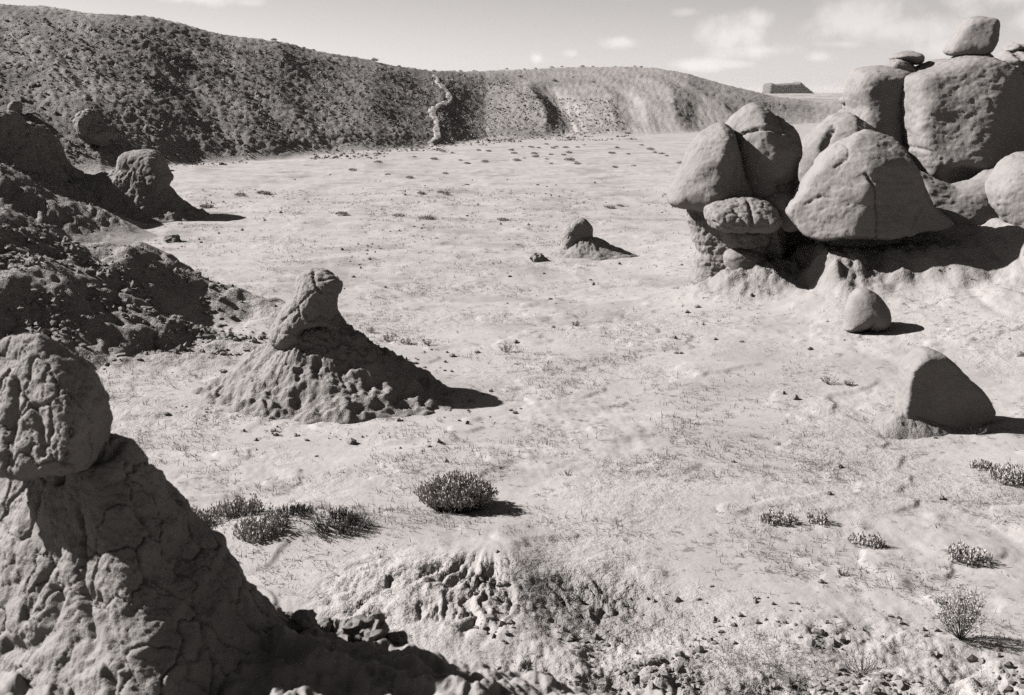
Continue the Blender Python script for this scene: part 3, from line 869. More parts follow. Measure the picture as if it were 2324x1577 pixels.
# ---- rock group on the right
def rock_group():
    R = M['rock']
    G = 'rocks of the group on the right'
    # soft layered pedestals that carry the boulders
    t = thing('rock_pedestal', 'dark layered pedestal of soft rock under the twin domes and the flat slab', 'rock', (5.2, 22.6, 0.2), G)
    me = rock_mesh('body', 'g', [(140, 150), (135, 235), (170, 330), (172, 400), (205, 455), (190, 560), (150, 660), (300, 800), (720, 760), (760, 640), (760, 380), (780, 150)],
                   23.6, 0.75, 0.35, M['mud'], style='strata', amp=0.6, seed=11, vres=1.25, cuts=[(300, 500, -0.55, (-0.35, -0.9, 0.25), 0.15)], subs=[(640, 520, -0.8, 60, 0.35, 130, 0.1)])
    part(me, 'body', t)
    me = rock_mesh('bulge', 'g', [(368, 500), (385, 462), (430, 440), (520, 440), (600, 452), (655, 500), (668, 560), (640, 640), (560, 690), (470, 690), (410, 640), (378, 560)],
                   23.05, 0.42, 0.38, R, style='smooth', amp=0.6, seed=12, vres=1.2)
    part(me, 'bulge', t)
    me = rock_mesh('ledge', 'g', [(345, 345), (350, 385), (372, 425), (420, 455), (560, 462), (660, 440), (690, 380), (680, 300), (380, 300)], 23.15, 0.40, 0.2, M['mud'], style='strata', amp=0.8, seed=13, vres=1.2)
    part(me, 'ledge', t)
    t = thing('rock_pedestal', 'broad crumbly pedestal of layered soft rock under the big triangular boulder', 'rock', (8.0, 22.4, 0.5), G)
    me = rock_mesh('body', 'g', [(980, 300), (985, 400), (995, 440), (1030, 475), (1028, 610), (1000, 720), (900, 850), (1300, 900), (2000, 800), (2700, 620), (2700, 200), (2200, 260), (1600, 270)],
                   22.8, 1.0, 0.5, M['mud'], style='lumpy', amp=0.8, seed=14, vres=1.5, tilt=(0.03, 0.38), cuts=[(1100, 600, -0.85, (-0.1, -0.95, 0.35), 0.2)])
    part(me, 'body', t)
    me = rock_mesh('ledge', 'g', [(980, 400), (1000, 360), (1400, 330), (1800, 310), (2050, 300), (2060, 420), (1700, 470), (1300, 480), (1060, 470), (1000, 450)], 23.1, 0.72, 0.25, M['mud'], style='strata', amp=0.7, seed=15, vres=1.5, tilt=(0.02, 0))
    part(me, 'ledge', t)
    me = rock_mesh('recess_wall', 'g', [(640, 200), (1100, 200), (1150, 500), (1100, 760), (700, 800), (620, 500)], 24.3, 0.5, 0.3, M['mud'], style='strata', amp=0.8, seed=16, vres=1.5)
    part(me, 'recess_wall', t)

    # twin domes
    me = rock_mesh('boulder', '1', [(183, 1215), (200, 1155), (245, 1078), (270, 1000), (310, 892), (370, 818), (430, 772), (490, 750), (532, 764), (572, 800), (602, 868), (610, 960), (625, 1050), (660, 1120), (700, 1200), (640, 1270), (480, 1290), (390, 1282), (300, 1264), (215, 1242)],
                   23.3, 1.05, 0.75, R, seed=21, tilt=(-0.15, 0.25), cuts=[(470, 1000, -0.78, (-0.42, -0.88, 0.22), 0.25), (560, 950, -0.55, (0.6, -0.8, 0.0), 0.15)],
                   subs=[(500, 1092, -1.05, 62, 0.25, 26, 0.09), (332, 1092, -0.85, 22, 0.2, 24, 0.06)], adds=[(560, 1120, -0.62, 90, 0.35, 90, 0.15)], style='smooth')
    solo('boulder', 'pale helmet-shaped boulder with a dark eye-like hollow, leftmost of the rock group', 'boulder', me, G)
    me = rock_mesh('boulder', '1', [(525, 762), (560, 718), (620, 668), (680, 633), (722, 626), (772, 643), (822, 688), (872, 720), (922, 775), (957, 830), (974, 890), (968, 950), (950, 1010), (942, 1080), (955, 1140), (960, 1230), (780, 1270), (600, 1260), (540, 1000)],
                   23.9, 1.1, 0.9, R, seed=22, tilt=(0.0, 0.22), style='smooth',
                   cracks=[([(575, 812), (610, 785), (660, 768), (740, 766), (835, 792), (900, 830), (940, 870)], 0.10, 0.035), ([(770, 1110), (790, 1160), (800, 1210)], 0.08, 0.03), ([(830, 700), (835, 790)], 0.04, 0.03)],
                   subs=[(900, 1110, -1.2, 200, 0.3, 55, 0.15)])
    solo('boulder', 'tall egg-shaped boulder ringed by a crack, behind the helmet-shaped one', 'boulder', me, G)
    me = rock_mesh('rock_slab', '1', [(386, 1262), (400, 1240), (440, 1225), (500, 1208), (590, 1196), (700, 1198), (765, 1214), (805, 1242), (842, 1310), (848, 1348), (805, 1392), (740, 1402), (620, 1400), (500, 1397), (430, 1372), (395, 1312)],
                   22.4, 0.62, 0.36, R, seed=23, style='mud', amp=0.75, tilt=(0, 0.55), p=2.6, cracks=[([(540, 1240), (590, 1310), (600, 1390)], 0.05, 0.03), ([(640, 1210), (640, 1290), (630, 1390)], 0.06, 0.025), ([(420, 1330), (520, 1370), (640, 1385), (800, 1380)], 0.04, 0.015)])
    solo('rock_slab', 'flat cracked sandstone slab lying below the twin domes', 'rock', me, G)
    me = rock_mesh('boulder', '1', [(770, 1222), (830, 1188), (890, 1181), (955, 1185), (1010, 1260), (960, 1390), (870, 1400), (835, 1340)], 22.7, 0.5, 0.32, R, seed=24, tilt=(0, 0.3))
    solo('boulder', 'small smooth pale boulder wedged between the flat slab and the triangular boulder', 'boulder', me, G)
    # big triangular boulder
    me = rock_mesh('boulder', '1', [(888, 1290), (905, 1250), (960, 1190), (1010, 1090), (1080, 1020), (1150, 940), (1220, 880), (1290, 838), (1340, 813), (1400, 798), (1460, 813), (1520, 838), (1570, 888), (1602, 930), (1652, 1010), (1668, 1080), (1695, 1160), (1742, 1238), (1802, 1290), (1843, 1345), (1800, 1372), (1700, 1392), (1500, 1412), (1300, 1428), (1100, 1428), (980, 1402), (930, 1352)],
                   22.0, 1.2, 0.48, R, seed=25, tilt=(0, 0.16), p=2.3, style='smooth',
                   cuts=[(1310, 1100, -0.80, (-0.55, -0.78, 0.30), 0.08), (1310, 1100, -0.80, (0.20, -0.97, 0.12), 0.06), (1380, 862, -0.25, (0.05, -0.62, 0.78), 0.08)],
                   adds=[(1060, 1340, -0.62, 130, 0.35, 80, 0.2), (1770, 1338, -0.25, 75, 0.4, 34, 0.12)], subs=[(1170, 1215, -1.02, 150, 0.32, 55, 0.10), (1480, 1075, -1.10, 170, 0.36, 22, 0.08)],
                   cracks=[([(1300, 1040), (1335, 1110), (1342, 1220), (1352, 1290), (1345, 1420)], 0.07, 0.02), ([(1560, 1370), (1600, 1290), (1650, 1230)], 0.04, 0.02), ([(1230, 880), (1215, 960), (1150, 1010)], 0.03, 0.02), ([(980, 1230), (1060, 1180), (1120, 1190)], 0.03, 0.025)])
    solo('boulder', 'large triangular boulder with a sharp ridge, front and centre of the rock group', 'boulder', me, G)
    me = rock_mesh('boulder', '1', [(956, 962), (965, 900), (1000, 858), (1050, 808), (1110, 753), (1190, 698), (1280, 680), (1400, 760), (1400, 1100), (1200, 1250), (1000, 1200), (985, 1100), (968, 1040)],
                   25.4, 1.1, 0.8, R, seed=26, tilt=(-0.1, 0.3), cracks=[([(1150, 770), (1100, 830), (1060, 890), (1030, 960), (1020, 1010)], 0.13, 0.035), ([(1200, 830), (1150, 880)], 0.06, 0.02), ([(1015, 1000), (1040, 1070)], 0.08, 0.03)])
    solo('boulder', 'pale rounded boulder split by slanting cracks, between the domes and the pillar', 'boulder', me, G)
    # pillar and its cap
    me = rock_mesh('rock_pillar', '1', [(1264, 550), (1280, 480), (1310, 432), (1380, 412), (1450, 402), (1560, 418), (1622, 448), (1648, 490), (1625, 600), (1622, 760), (1640, 940), (1640, 1100), (1480, 1150), (1200, 1100), (1190, 960), (1212, 872), (1232, 790), (1266, 740), (1280, 650)],
                   26.2, 1.0, 0.45, R, seed=27, tilt=(-0.1, 0.1), cuts=[(1420, 640, -0.86, (-0.22, -0.95, 0.12), 0.2), (1560, 650, -0.70, (0.35, -0.93, 0), 0.12)])
    solo('rock_pillar', 'stout smooth rock pillar standing against the huge boulder', 'rock', me, G)
    t = thing('capstone', 'flat dark capstone on a crumbling neck, on top of the stout pillar', 'rock', (8.2, 24.3, 4.0), G)
    me = rock_mesh('neck', '1', [(1470, 425), (1440, 420), (1480, 392), (1505, 360), (1545, 345), (1600, 355), (1640, 390), (1690, 430), (1680, 480), (1440, 480)], 26.2, 0.42, 0.2, M['mud'], style='mud', amp=0.6, seed=28)
    part(me, 'neck', t)
    me = rock_mesh('cap', '1', [(1508, 350), (1550, 323), (1600, 310), (1650, 306), (1692, 318), (1706, 350), (1692, 388), (1640, 388), (1580, 374), (1530, 364)], 26.2, 0.55, 0.2, R, seed=29, tilt=(0, 0.25), amp=0.6)
    part(me, 'cap', t)
    # huge boulder with the balanced one
    me = rock_mesh('boulder', '1', [(1620, 470), (1700, 433), (1800, 398), (1890, 352), (1990, 338), (2060, 336), (2112, 352), (2155, 372), (2205, 402), (2255, 480), (2300, 548), (2380, 640), (2520, 800), (2560, 1000), (2400, 1090), (2200, 1100), (2050, 1120), (1950, 1160), (1850, 1180), (1760, 1120), (1660, 1040), (1605, 920), (1603, 760), (1610, 620)],
                   25.3, 1.9, 0.80, R, seed=30, tilt=(0, 0.30), vres=1.4, p=2.6, style='smooth',
                   cuts=[(2040, 640, -1.35, (-0.26, -0.92, 0.28), 0.2), (2045, 640, -1.35, (0.5, -0.86, 0.05), 0.12)],
                   adds=[(2130, 900, -1.30, 190, 0.5, 80, 0.25)], subs=[(1790, 1050, -1.9, 150, 0.9, 85, 0.15), (2080, 1060, -2.0, 80, 0.5, 40, 0.1)],
                   cracks=[([(1560, 870), (1640, 900), (1700, 960)], 0.05, 0.03)])
    solo('boulder', 'huge smooth boulder with a dark shaded flank, highest mass of the rock group', 'boulder', me, G)
    me = rock_mesh('boulder', '1', [(1855, 312), (1880, 260), (1920, 210), (1960, 150), (2000, 114), (2060, 101), (2130, 106), (2167, 128), (2170, 180), (2158, 240), (2112, 292), (2088, 322), (2040, 328), (1960, 339), (1890, 341), (1862, 328)],
                   25.3, 0.72, 0.55, R, seed=31, tilt=(-0.1, 0.2), amp=0.7, p=2.4, cuts=[(2090, 200, -0.45, (-0.30, -0.92, 0.2), 0.1), (2095, 200, -0.45, (0.72, -0.68, -0.05), 0.06)])
    solo('boulder', 'leaning block balanced on top of the huge boulder', 'boulder', me, G)
    me = rock_mesh('stone', '1', [(1900, 345), (1920, 326), (2000, 322), (2080, 310), (2112, 330), (2130, 360), (2000, 380), (1900, 372)], 25.3, 0.5, 0.12, M['mud'], seed=32, style='mud', amp=0.35)
    solo('stone', 'thin crumbling stone wedged beneath the leaning balanced block', 'stone', me, G)
    me = rock_mesh('boulder', '1', [(1665, 1020), (1750, 1060), (1850, 1110), (1900, 1136), (1960, 1118), (2050, 1078), (2130, 1043), (2210, 1033), (2350, 1060), (2420, 1200), (2300, 1400), (2100, 1400), (1960, 1400), (1840, 1396), (1740, 1300), (1680, 1180)],
                   23.3, 0.95, 0.50, R, seed=33, tilt=(0, 0.5), cuts=[(2000, 1250, -0.6, (-0.1, -0.88, 0.48), 0.2)])
    solo('boulder', 'long low boulder half in shadow, under the huge boulder', 'boulder', me, G)
    me = rock_mesh('boulder', '1', [(2128, 1172), (2145, 1120), (2180, 1070), (2220, 1010), (2270, 960), (2340, 925), (2480, 930), (2580, 1050), (2600, 1250), (2500, 1420), (2350, 1440), (2260, 1402), (2190, 1345), (2150, 1262)],
                   22.5, 1.0, 0.75, R, seed=34, tilt=(-0.2, 0.3), style='pitted', cuts=[(2320, 1180, -0.85, (-0.45, -0.82, 0.36), 0.25)])
    solo('boulder', 'pale pitted round boulder cut off by the right edge of the rock group', 'boulder', me, G)
    # jointed hoodoo behind, at the right edge
    t = thing('hoodoo', 'jointed hoodoo with a jagged cap behind the huge boulder at the right edge', 'hoodoo', (13.5, 31.0, 1.5), G)
    me = rock_mesh('body', 'k', [(775, 350), (850, 280), (880, 240), (1000, 230), (1200, 250), (1400, 400), (1450, 800), (1200, 1000), (1000, 1000), (900, 700), (850, 500)], 31.0, 1.2, 0.9, R, seed=35, vres=1.0, tilt=(-0.1, 0.1),
                   cracks=[([(890, 270), (910, 390), (930, 500), (910, 520)], 0.16, 0.05), ([(930, 500), (1040, 530), (1100, 500)], 0.14, 0.05), ([(1030, 540), (1025, 600), (970, 620)], 0.14, 0.05), ([(860, 410), (930, 410)], 0.08, 0.03), ([(990, 640), (1100, 600)], 0.1, 0.04)])
    part(me, 'body', t)
    me = rock_mesh('cap', 'k', [(845, 258), (880, 235), (885, 180), (920, 178), (950, 195), (1000, 188), (1025, 205), (1100, 215), (1250, 240), (1200, 290), (1000, 270), (880, 268)], 31.0, 0.7, 0.25, R, seed=36, vres=0.9, amp=0.6)
    part(me, 'cap', t)
    # stacked little goblin on the plain behind
    t = thing('hoodoo', 'little stacked hoodoo of thin discs, far behind the left side of the pillar', 'hoodoo', (11.0, 42.0, 0), None)
    me = rock_mesh('cap', '1', [(1204, 604), (1222, 586), (1245, 576), (1290, 580), (1300, 628), (1250, 634), (1215, 630)], 42.0, 0.6, 0.3, R, seed=37, vres=0.7, amp=0.6)
    part(me, 'cap', t)
    me = rock_mesh('neck', '1', [(1232, 625), (1300, 625), (1310, 670), (1225, 672)], 42.0, 0.35, 0.2, M['mud'], seed=38, vres=0.7, amp=0.5, style='strata')
    part(me, 'neck', t)
    me = rock_mesh('base', '1', [(1212, 690), (1225, 662), (1300, 660), (1340, 700), (1400, 900), (1100, 900), (1180, 740)], 42.0, 0.8, 0.4, M['mud'], seed=39, vres=0.8, style='strata')
    part(me, 'base', t)

    # free boulders on the slope below
    g = ground_at(1965, 748)
    me = rock_mesh('boulder', '5', [(1150, 478), (1160, 440), (1170, 350), (1200, 262), (1250, 213), (1300, 207), (1360, 236), (1412, 288), (1443, 340), (1453, 392), (1443, 442), (1402, 477), (1350, 490), (1318, 482), (1300, 474), (1250, 486), (1180, 492)],
                   g[1] - 0.05, 0.44, 0.40, R, seed=41, tilt=(-0.1, 0.1), amp=0.35, vres=1.0, cuts=[(1280, 360, -0.37, (-0.35, -0.9, 0.25), 0.15)],
                   subs=[(1255, 462, -0.46, 70, 0.14, 26, 0.09)], cracks=[([(1312, 415), (1305, 445), (1300, 480)], 0.03, 0.02)])
    solo('boulder', 'small smooth heart-shaped boulder lying on the sand below the rock group', 'boulder', me)
    g = ground_at(2135, 965)
    me = rock_mesh('boulder', '5', [(1500, 1060), (1510, 990), (1535, 905), (1546, 800), (1568, 728), (1620, 676), (1690, 617), (1730, 611), (1802, 637), (1862, 688), (1902, 740), (1962, 800), (2022, 850), (2072, 910), (2112, 980), (2128, 1012), (2103, 1052), (2040, 1085), (1960, 1116), (1880, 1146), (1780, 1152), (1700, 1138), (1600, 1105), (1540, 1085)],
                   g[1], 0.62, 0.50, R, seed=42, tilt=(0.0, 0.15), amp=0.5, vres=1.1, p=2.4, cuts=[(1560, 850, -0.20, (0.12, -0.985, 0.08), 0.05), (1740, 660, -0.16, (-0.1, -0.6, 0.8), 0.06)])
    t = thing('boulder', 'dark pear-shaped boulder in its own shade near the right edge', 'boulder', (g[0], g[1], g[2]))
    part(me, 'body', t)
    me = apron_mesh('base', g[0] - 0.42, g[1] - 0.02, [(0, 0.6), (90, 0.5), (180, 0.55), (225, 0.6), (270, 0.5), (320, 0.5)], 0.30, M['mud'], top=0.2, expo=1.1, rings=50, segs=160, lump=0.5, sink=0.1)
    part(me, 'base', t)


rock_group()


# ---- rock at the photographer's left hand
def near_rock():
    t = thing('near_rock', 'large cracked mudstone outcrop filling the lower left corner, slightly out of focus', 'rock', (-0.9, 3.1, 2.2))
    me = rock_mesh('head', '3', [(-420, 60), (-200, 30), (0, 33), (60, 48), (120, 83), (200, 138), (270, 188), (332, 250), (377, 310), (407, 360), (428, 440), (430, 500), (424, 560), (400, 605), (100, 625), (-420, 640)],
                   3.16, 0.40, 0.30, M['fore'], seed=51, style='crackle', amp=0.85, scale=0.40, vox=0.0052, tilt=(0.1, 0.25), cuts=[(325, 350, -0.12, (-0.40, -0.80, 0.45), 0.07), (0, 30, 0.08, (0, 0.75, 0.66), 0.06)],
                   cracks=[([(170, 340), (210, 400), (240, 460), (250, 500)], 0.022, 0.010), ([(60, 270), (75, 340), (110, 540)], 0.02, 0.014)], blur=3)
    part(me, 'head', t)
    me = rock_mesh('body', '3', [(-420, 520), (0, 548), (150, 540), (400, 568), (452, 600), (502, 680), (562, 742), (622, 830), (700, 890), (738, 960), (800, 1010), (880, 1058), (893, 1100), (962, 1150), (1012, 1230), (1082, 1290), (1152, 1342), (1252, 1420), (1352, 1502), (1480, 1600), (1620, 1760), (1500, 1850), (-420, 1850)],
                   3.1, 0.62, 0.45, M['fore'], seed=52, style='crackle', amp=0.85, scale=0.42, vox=0.0060, tilt=(0.1, 0.42), cuts=[(630, 900, -0.21, (-0.55, -0.70, 0.45), 0.09), (400, 552, 0.24, (0.05, 0.85, 0.5), 0.06)],
                   cracks=[([(360, 820), (385, 900), (390, 1000), (440, 1090), (490, 1150)], 0.035, 0.011), ([(610, 1240), (660, 1300), (700, 1400), (700, 1577)], 0.03, 0.012), ([(250, 960), (190, 1080), (150, 1200)], 0.022, 0.014),
                           ([(300, 1090), (280, 1200), (170, 1300), (60, 1320)], 0.025, 0.02), ([(420, 600), (330, 620), (200, 650), (180, 720)], 0.03, 0.016), ([(500, 1050), (620, 1160), (800, 1270), (940, 1400)], 0.02, 0.015)], blur=3)
    part(me, 'body', t)


near_rock()


# ---- far butte
def butte():
    Y = 3000.0
    pts = [(1735, 222), (1736, 205), (1738, 190), (1745, 188), (1752, 191), (1765, 191), (1780, 189), (1795, 189), (1803, 188), (1806, 185), (1811, 187), (1818, 194), (1828, 202), (1836, 208), (1841, 213), (1845, 222)]
    me = rock_mesh('butte', 'U', pts, Y, 45.0, 9.0, M['far'], vox=1.1, style='strata', amp=0.8, scale=24.0, seed=61, blur=0, p=4)
    solo('butte', 'distant flat-topped dark butte on the horizon left of the rock group', 'butte', me)


butte()


# ---- foot trail up the hill
def trail():
    pts = [(983, 170), (992, 185), (1006, 200), (1018, 214), (1020, 227), (1009, 237), (991, 243), (981, 252), (982, 264), (992, 275), (992, 288), (990, 299), (994, 311), (985, 321), (976, 326), (1000, 336), (1024, 348)]
    W = np.array([ground_at(*p) for p in pts])
    n = 150
    s = np.linspace(0, len(W) - 1, n)
    C = np.stack([np.interp(s, np.arange(len(W)), W[:, k]) for k in range(2)], 1)
    for _ in range(3):
        C[1:-1] = (C[:-2] + 2 * C[1:-1] + C[2:]) / 4
    T = np.gradient(C, axis=0); T /= np.linalg.norm(T, axis=1, keepdims=True)
    Nn = np.stack([T[:, 1], -T[:, 0]], 1)
    u = np.linspace(-1, 1, 9)
    wid = 0.50 * (1 - 0.3 * np.linspace(0, 1, n)[:, None]) * (1 + 0.3 * perlin2(np.arange(n)[:, None] / 12.0, np.zeros((n, 1)) + 0.4)); wid[-25:] *= 0.9
    P = C[:, None, :] + Nn[:, None, :] * (u[None, :, None] * wid[..., None])
    zc = terrain(C[:, 0], C[:, 1])[0]
    hh = 0.11 + 0.06 * perlin2(np.arange(n) / 14.0, np.zeros(n) + 2.4); hh[-30:] *= np.linspace(1, 0.1, 30); hh[:20] *= np.linspace(0.2, 1, 20)
    Z = terrain(P[..., 0], P[..., 1])[0] * 0.5 + zc[:, None] * 0.5
    Z = Z + hh[:, None] * (1 - np.abs(u[None]) ** 2.5) + 0.10 * fbm2(P[..., 0] / 0.5, P[..., 1] / 0.5, 2) - 0.6 * (np.abs(u[None]) > 0.95)
    V = np.stack([P[..., 0], P[..., 1], Z], -1).reshape(-1, 3)
    idx = np.arange(n * 9).reshape(n, 9)
    Q = np.stack([idx[:-1, :-1], idx[:-1, 1:], idx[1:, 1:], idx[1:, :-1]], -1).reshape(-1, 4)
    tag(obj('path', mesh_np('path', V, Q, M['path'])), 'pale winding footpath climbing the dark hill', kind='structure')


trail()


# ------------------------------------------------------------------ stones and clods
def ico(sub=1):
    import bmesh
    bm = bmesh.new(); bmesh.ops.create_icosphere(bm, subdivisions=sub, radius=1.0)
    V = np.array([v.co[:] for v in bm.verts]); T = np.array([[v.index for v in f.verts] for f in bm.faces]); bm.free()
    return V, T


I1, T1 = ico(1); I2, T2 = ico(2); I3, T3 = ico(3)
rng = np.random.RandomState(11)


def stone_mesh(name, size, mat, seed, squash=0.75):
    V = I3 * size * np.array((1.15, 0.95, squash))
    V = V * (1 + 0.35 * perlin3(I3 * 1.1 + seed * 5.7) + 0.25 * fbm3(I3 * 2.2 + seed, 3, 0.65) + 0.25 * (0.5 - worley3(I3 * 1.3 + seed * 2.3)[0]))[:, None]
    return mesh_np(name, V, T3, mat, False)


def scatter_clods(name, P, size, mat, label, flat=0.85):
    """many loose crumbs as one mass"""
    n = len(P)
    V = np.repeat(I1[None], n, 0)
    V = V * (1 + 0.35 * rng.uniform(-1, 1, V.shape[:2]))[..., None]
    sc = size[:, None, None] * np.array((1, 1, flat)) * rng.uniform(0.7, 1.3, (n, 1, 3))
    V = V * sc
    a = rng.uniform(0, 6.28, n); c, s = np.cos(a)[:, None], np.sin(a)[:, None]
    X = V[..., 0] * c - V[..., 1] * s; Yv = V[..., 0] * s + V[..., 1] * c
    V = np.stack([X, Yv, V[..., 2]], -1) + P[:, None, :]
    T = (T1[None] + (np.arange(n) * len(I1))[:, None, None]).reshape(-1, 3)
    tag(obj(name, mesh_np(name, V.reshape(-1, 3), T, mat, False)), label, kind='stuff')


def lip_at(px):
    """crest of the near ridge in the direction of a photo column"""
    a = ray(px, 1400); t_ = a[0] / a[1]
    Y = np.linspace(2.5, 5.2, 120); z = terrain(Y * t_, Y)[0]
    k = int(np.argmax((z - CAM_H) / Y))                 # highest seen point of the ridge there
    return np.array((Y[k] * t_, Y[k], z[k]))


def stones():
    # dark clods on the lip beside the near rock
    spots = [(585, 1386, 0.052, 'pointed clod at the left end of the dark lip beside the near rock'), (620, 1400, 0.060, 'rounded clod second from the left on the dark lip'),
             (655, 1415, 0.055, 'squat clod third from the left on the dark lip'), (735, 1438, 0.045, 'small clod left of the largest clod on the dark lip'),
             (775, 1428, 0.055, 'jagged clod leaning on the largest clod on the dark lip'), (822, 1420, 0.070, 'largest upright clod on the dark lip beside the near rock'),
             (845, 1440, 0.080, 'broad flat clod in front of the largest one on the dark lip'), (895, 1448, 0.052, 'clod at the right end of the row on the dark lip'),
             (690, 1430, 0.05, 'low clod in the dip of the dark lip')]
    for i, (px, py, sz, lab) in enumerate(spots):
        p = lip_at(px); z = gz(p[0], p[1])
        o = solo('clod', lab, 'clod', stone_mesh('clod', sz * 0.72, M['clod'], i + 1, 0.8), 'clods on the dark lip')
        o.location = (p[0], p[1], z + sz * 0.15); o.rotation_euler = (0.3 * i, 0.2, i * 1.3)
    singles = [(393, 548, 0.20, 'dark stone alone on the sand right of the mushroom hoodoo'), (1222, 592, 0.20, 'small dark knob beside the lone thumb-shaped hoodoo'),
               (508, 845, 0.055, 'pebble at the left toe of the crumbled cone'), (533, 875, 0.05, 'pebble just below the left toe of the crumbled cone'), (543, 887, 0.04, 'lower of the two pebbles by the crumbled cone'),
               (1905, 1060, 0.035, 'small dark stone alone on the pale sand left of the pear-shaped boulder'), (1662, 1048, 0.03, 'dark chip on the bare sand right of centre'),
               (1880, 1121, 0.03, 'dark chip at the end of a thin crack in the sand'), (2135, 1132, 0.04, 'dark stone on the sand below the pear-shaped boulder')]
    for i, (px, py, sz, lab) in enumerate(singles):
        g = ground_at(px, py)
        o = solo('stone', lab, 'stone', stone_mesh('stone', sz, M['clod'], i + 31, 0.7), 'loose stones on the basin floor')
        o.location = (g[0], g[1], g[2] + sz * 0.25); o.rotation_euler = (0, 0.1, i * 0.9)
    # crumbs
    def field(n, x0, x1, y0, y1, dens):
        x = rng.uniform(x0, x1, n * 4); y = rng.uniform(y0, y1, n * 4)
        k = rng.rand(n * 4) < dens(x, y)
        x, y = x[k][:n], y[k][:n]
        return x, y
    def put(name, x, y, lo, hi, mat, lab, emb=0.2, pw=2.5):
        z = terrain(x, y)[0]
        s = lo + (hi - lo) * rng.rand(len(x)) ** pw
        scatter_clods(name, np.stack([x, y, z + s * emb], 1), s, mat, lab)
    # dark hill: stones covering the slope
    def dh(x, y):
        _, t, *_r = hill_parts(x, y); return ((t > -0.08 - 0.2 * perlin2(x / 6, y / 6)) & (t < 0.85)) * (0.35 + 0.65 * sstep(-0.2, 0.4, perlin2(x / 2.5, y / 2.5)))
    x, y = field(9000, -52, 12, 55, 140, dh)
    put('hill_stones', x, y, 0.04, 0.15, M['clod'], 'loose dark stones strewn over the hill', 0.1)
    # clay mound and the broken ground at its foot
    x, y = field(3200, -10.5, -3.9, 16.3, 24, lambda x, y: np.clip(np.exp(-rbump(x, y, -7.0, 19.3, 2.9, 2.0) ** 4) * (0.3 + 0.9 * perlin2(x, y)), 0, 1))
    put('clay_crumbs', x, y, 0.015, 0.085, M['clod'], 'crumbled clay lumps at the foot of the clay mound', 0.1, 3.0)
    # crumbs by the spur and on the near slope
    x, y = field(5500, -0.4, 5.0, 4.2, 9.8, lambda x, y: sstep(10.0, 7.0, y + 0.2 * x) * (0.05 + sstep(-0.15, 0.45, perlin2(x / 0.7 + 4, y / 0.7))))
    put('soil_crumbs', x, y, 0.005, 0.040, M['clod'], 'small crumbs of dry soil on the near slope', 0.1, 3.0)
    x, y = field(420, -5.2, 0.6, 12.6, 18, lambda x, y: sstep(3.2, 1.6, rbump(x, y, -2.4, 15.4, 1, 1)) * sstep(-0.1, 0.5, perlin2(x / 0.9, y / 0.9)))
    put('cone_crumbs', x, y, 0.006, 0.045, M['clod'], 'crumbs strewn round the crumbled cone', 0.2, 4.0)
    x, y = field(900, -13, 12, 12, 60, lambda x, y: sstep(0.1, 0.6, fbm2(x / 2.5, y / 2.5, 3)) * (y < 60) * 0.9)
    put('floor_crumbs', x, y, 0.012, 0.06, M['clod'], 'small dark crumbs scattered over the basin floor')


stones()


# ------------------------------------------------------------------ plants
def leaves_np(P, D, ln, wd):
    """diamond leaves at points P along directions D, two triangles folded on the midrib"""
    n = len(P)
    D = D / np.linalg.norm(D, axis=1, keepdims=True)
    r = rng.normal(size=(n, 3)); S = np.cross(D, r); S /= np.linalg.norm(S, axis=1, keepdims=True)
    U_ = np.cross(D, S)
    ln = ln[:, None]; wd = wd[:, None]
    b = P; tip = P + D * ln; l = P + D * ln * 0.45 + S * wd + U_ * wd * 0.4; rr = P + D * ln * 0.45 - S * wd + U_ * wd * 0.4
    V = np.stack([b, l, tip, rr], 1).reshape(-1, 3)
    i = np.arange(n)[:, None] * 4
    T = np.concatenate([i + np.array([0, 1, 2]), i + np.array([0, 2, 3])])
    return V, T


def tubes_np(A, B, ra, rb, sides=3):
    n = len(A); D = B - A; D = D / np.maximum(np.linalg.norm(D, axis=1, keepdims=True), 1e-9)
    h = np.where(np.abs(D[:, 2:3]) < 0.9, np.array([[0, 0, 1.0]]), np.array([[1.0, 0, 0]]))
    S = np.cross(D, h); S /= np.linalg.norm(S, axis=1, keepdims=True); W = np.cross(D, S)
    an = np.arange(sides) * 2 * np.pi / sides
    ring = S[:, None] * np.cos(an)[None, :, None] + W[:, None] * np.sin(an)[None, :, None]
    ra = np.broadcast_to(ra, (n,)); rb = np.broadcast_to(rb, (n,))
    V = np.concatenate([A[:, None] + ring * ra[:, None, None], B[:, None] + ring * rb[:, None, None]], 1).reshape(-1, 3)
    k = np.arange(sides); k2 = (k + 1) % sides
    q = np.stack([k, k2, k2 + sides, k + sides], 1)
    Q = (q[None] + (np.arange(n) * 2 * sides)[:, None, None]).reshape(-1, 4)
    return V, Q


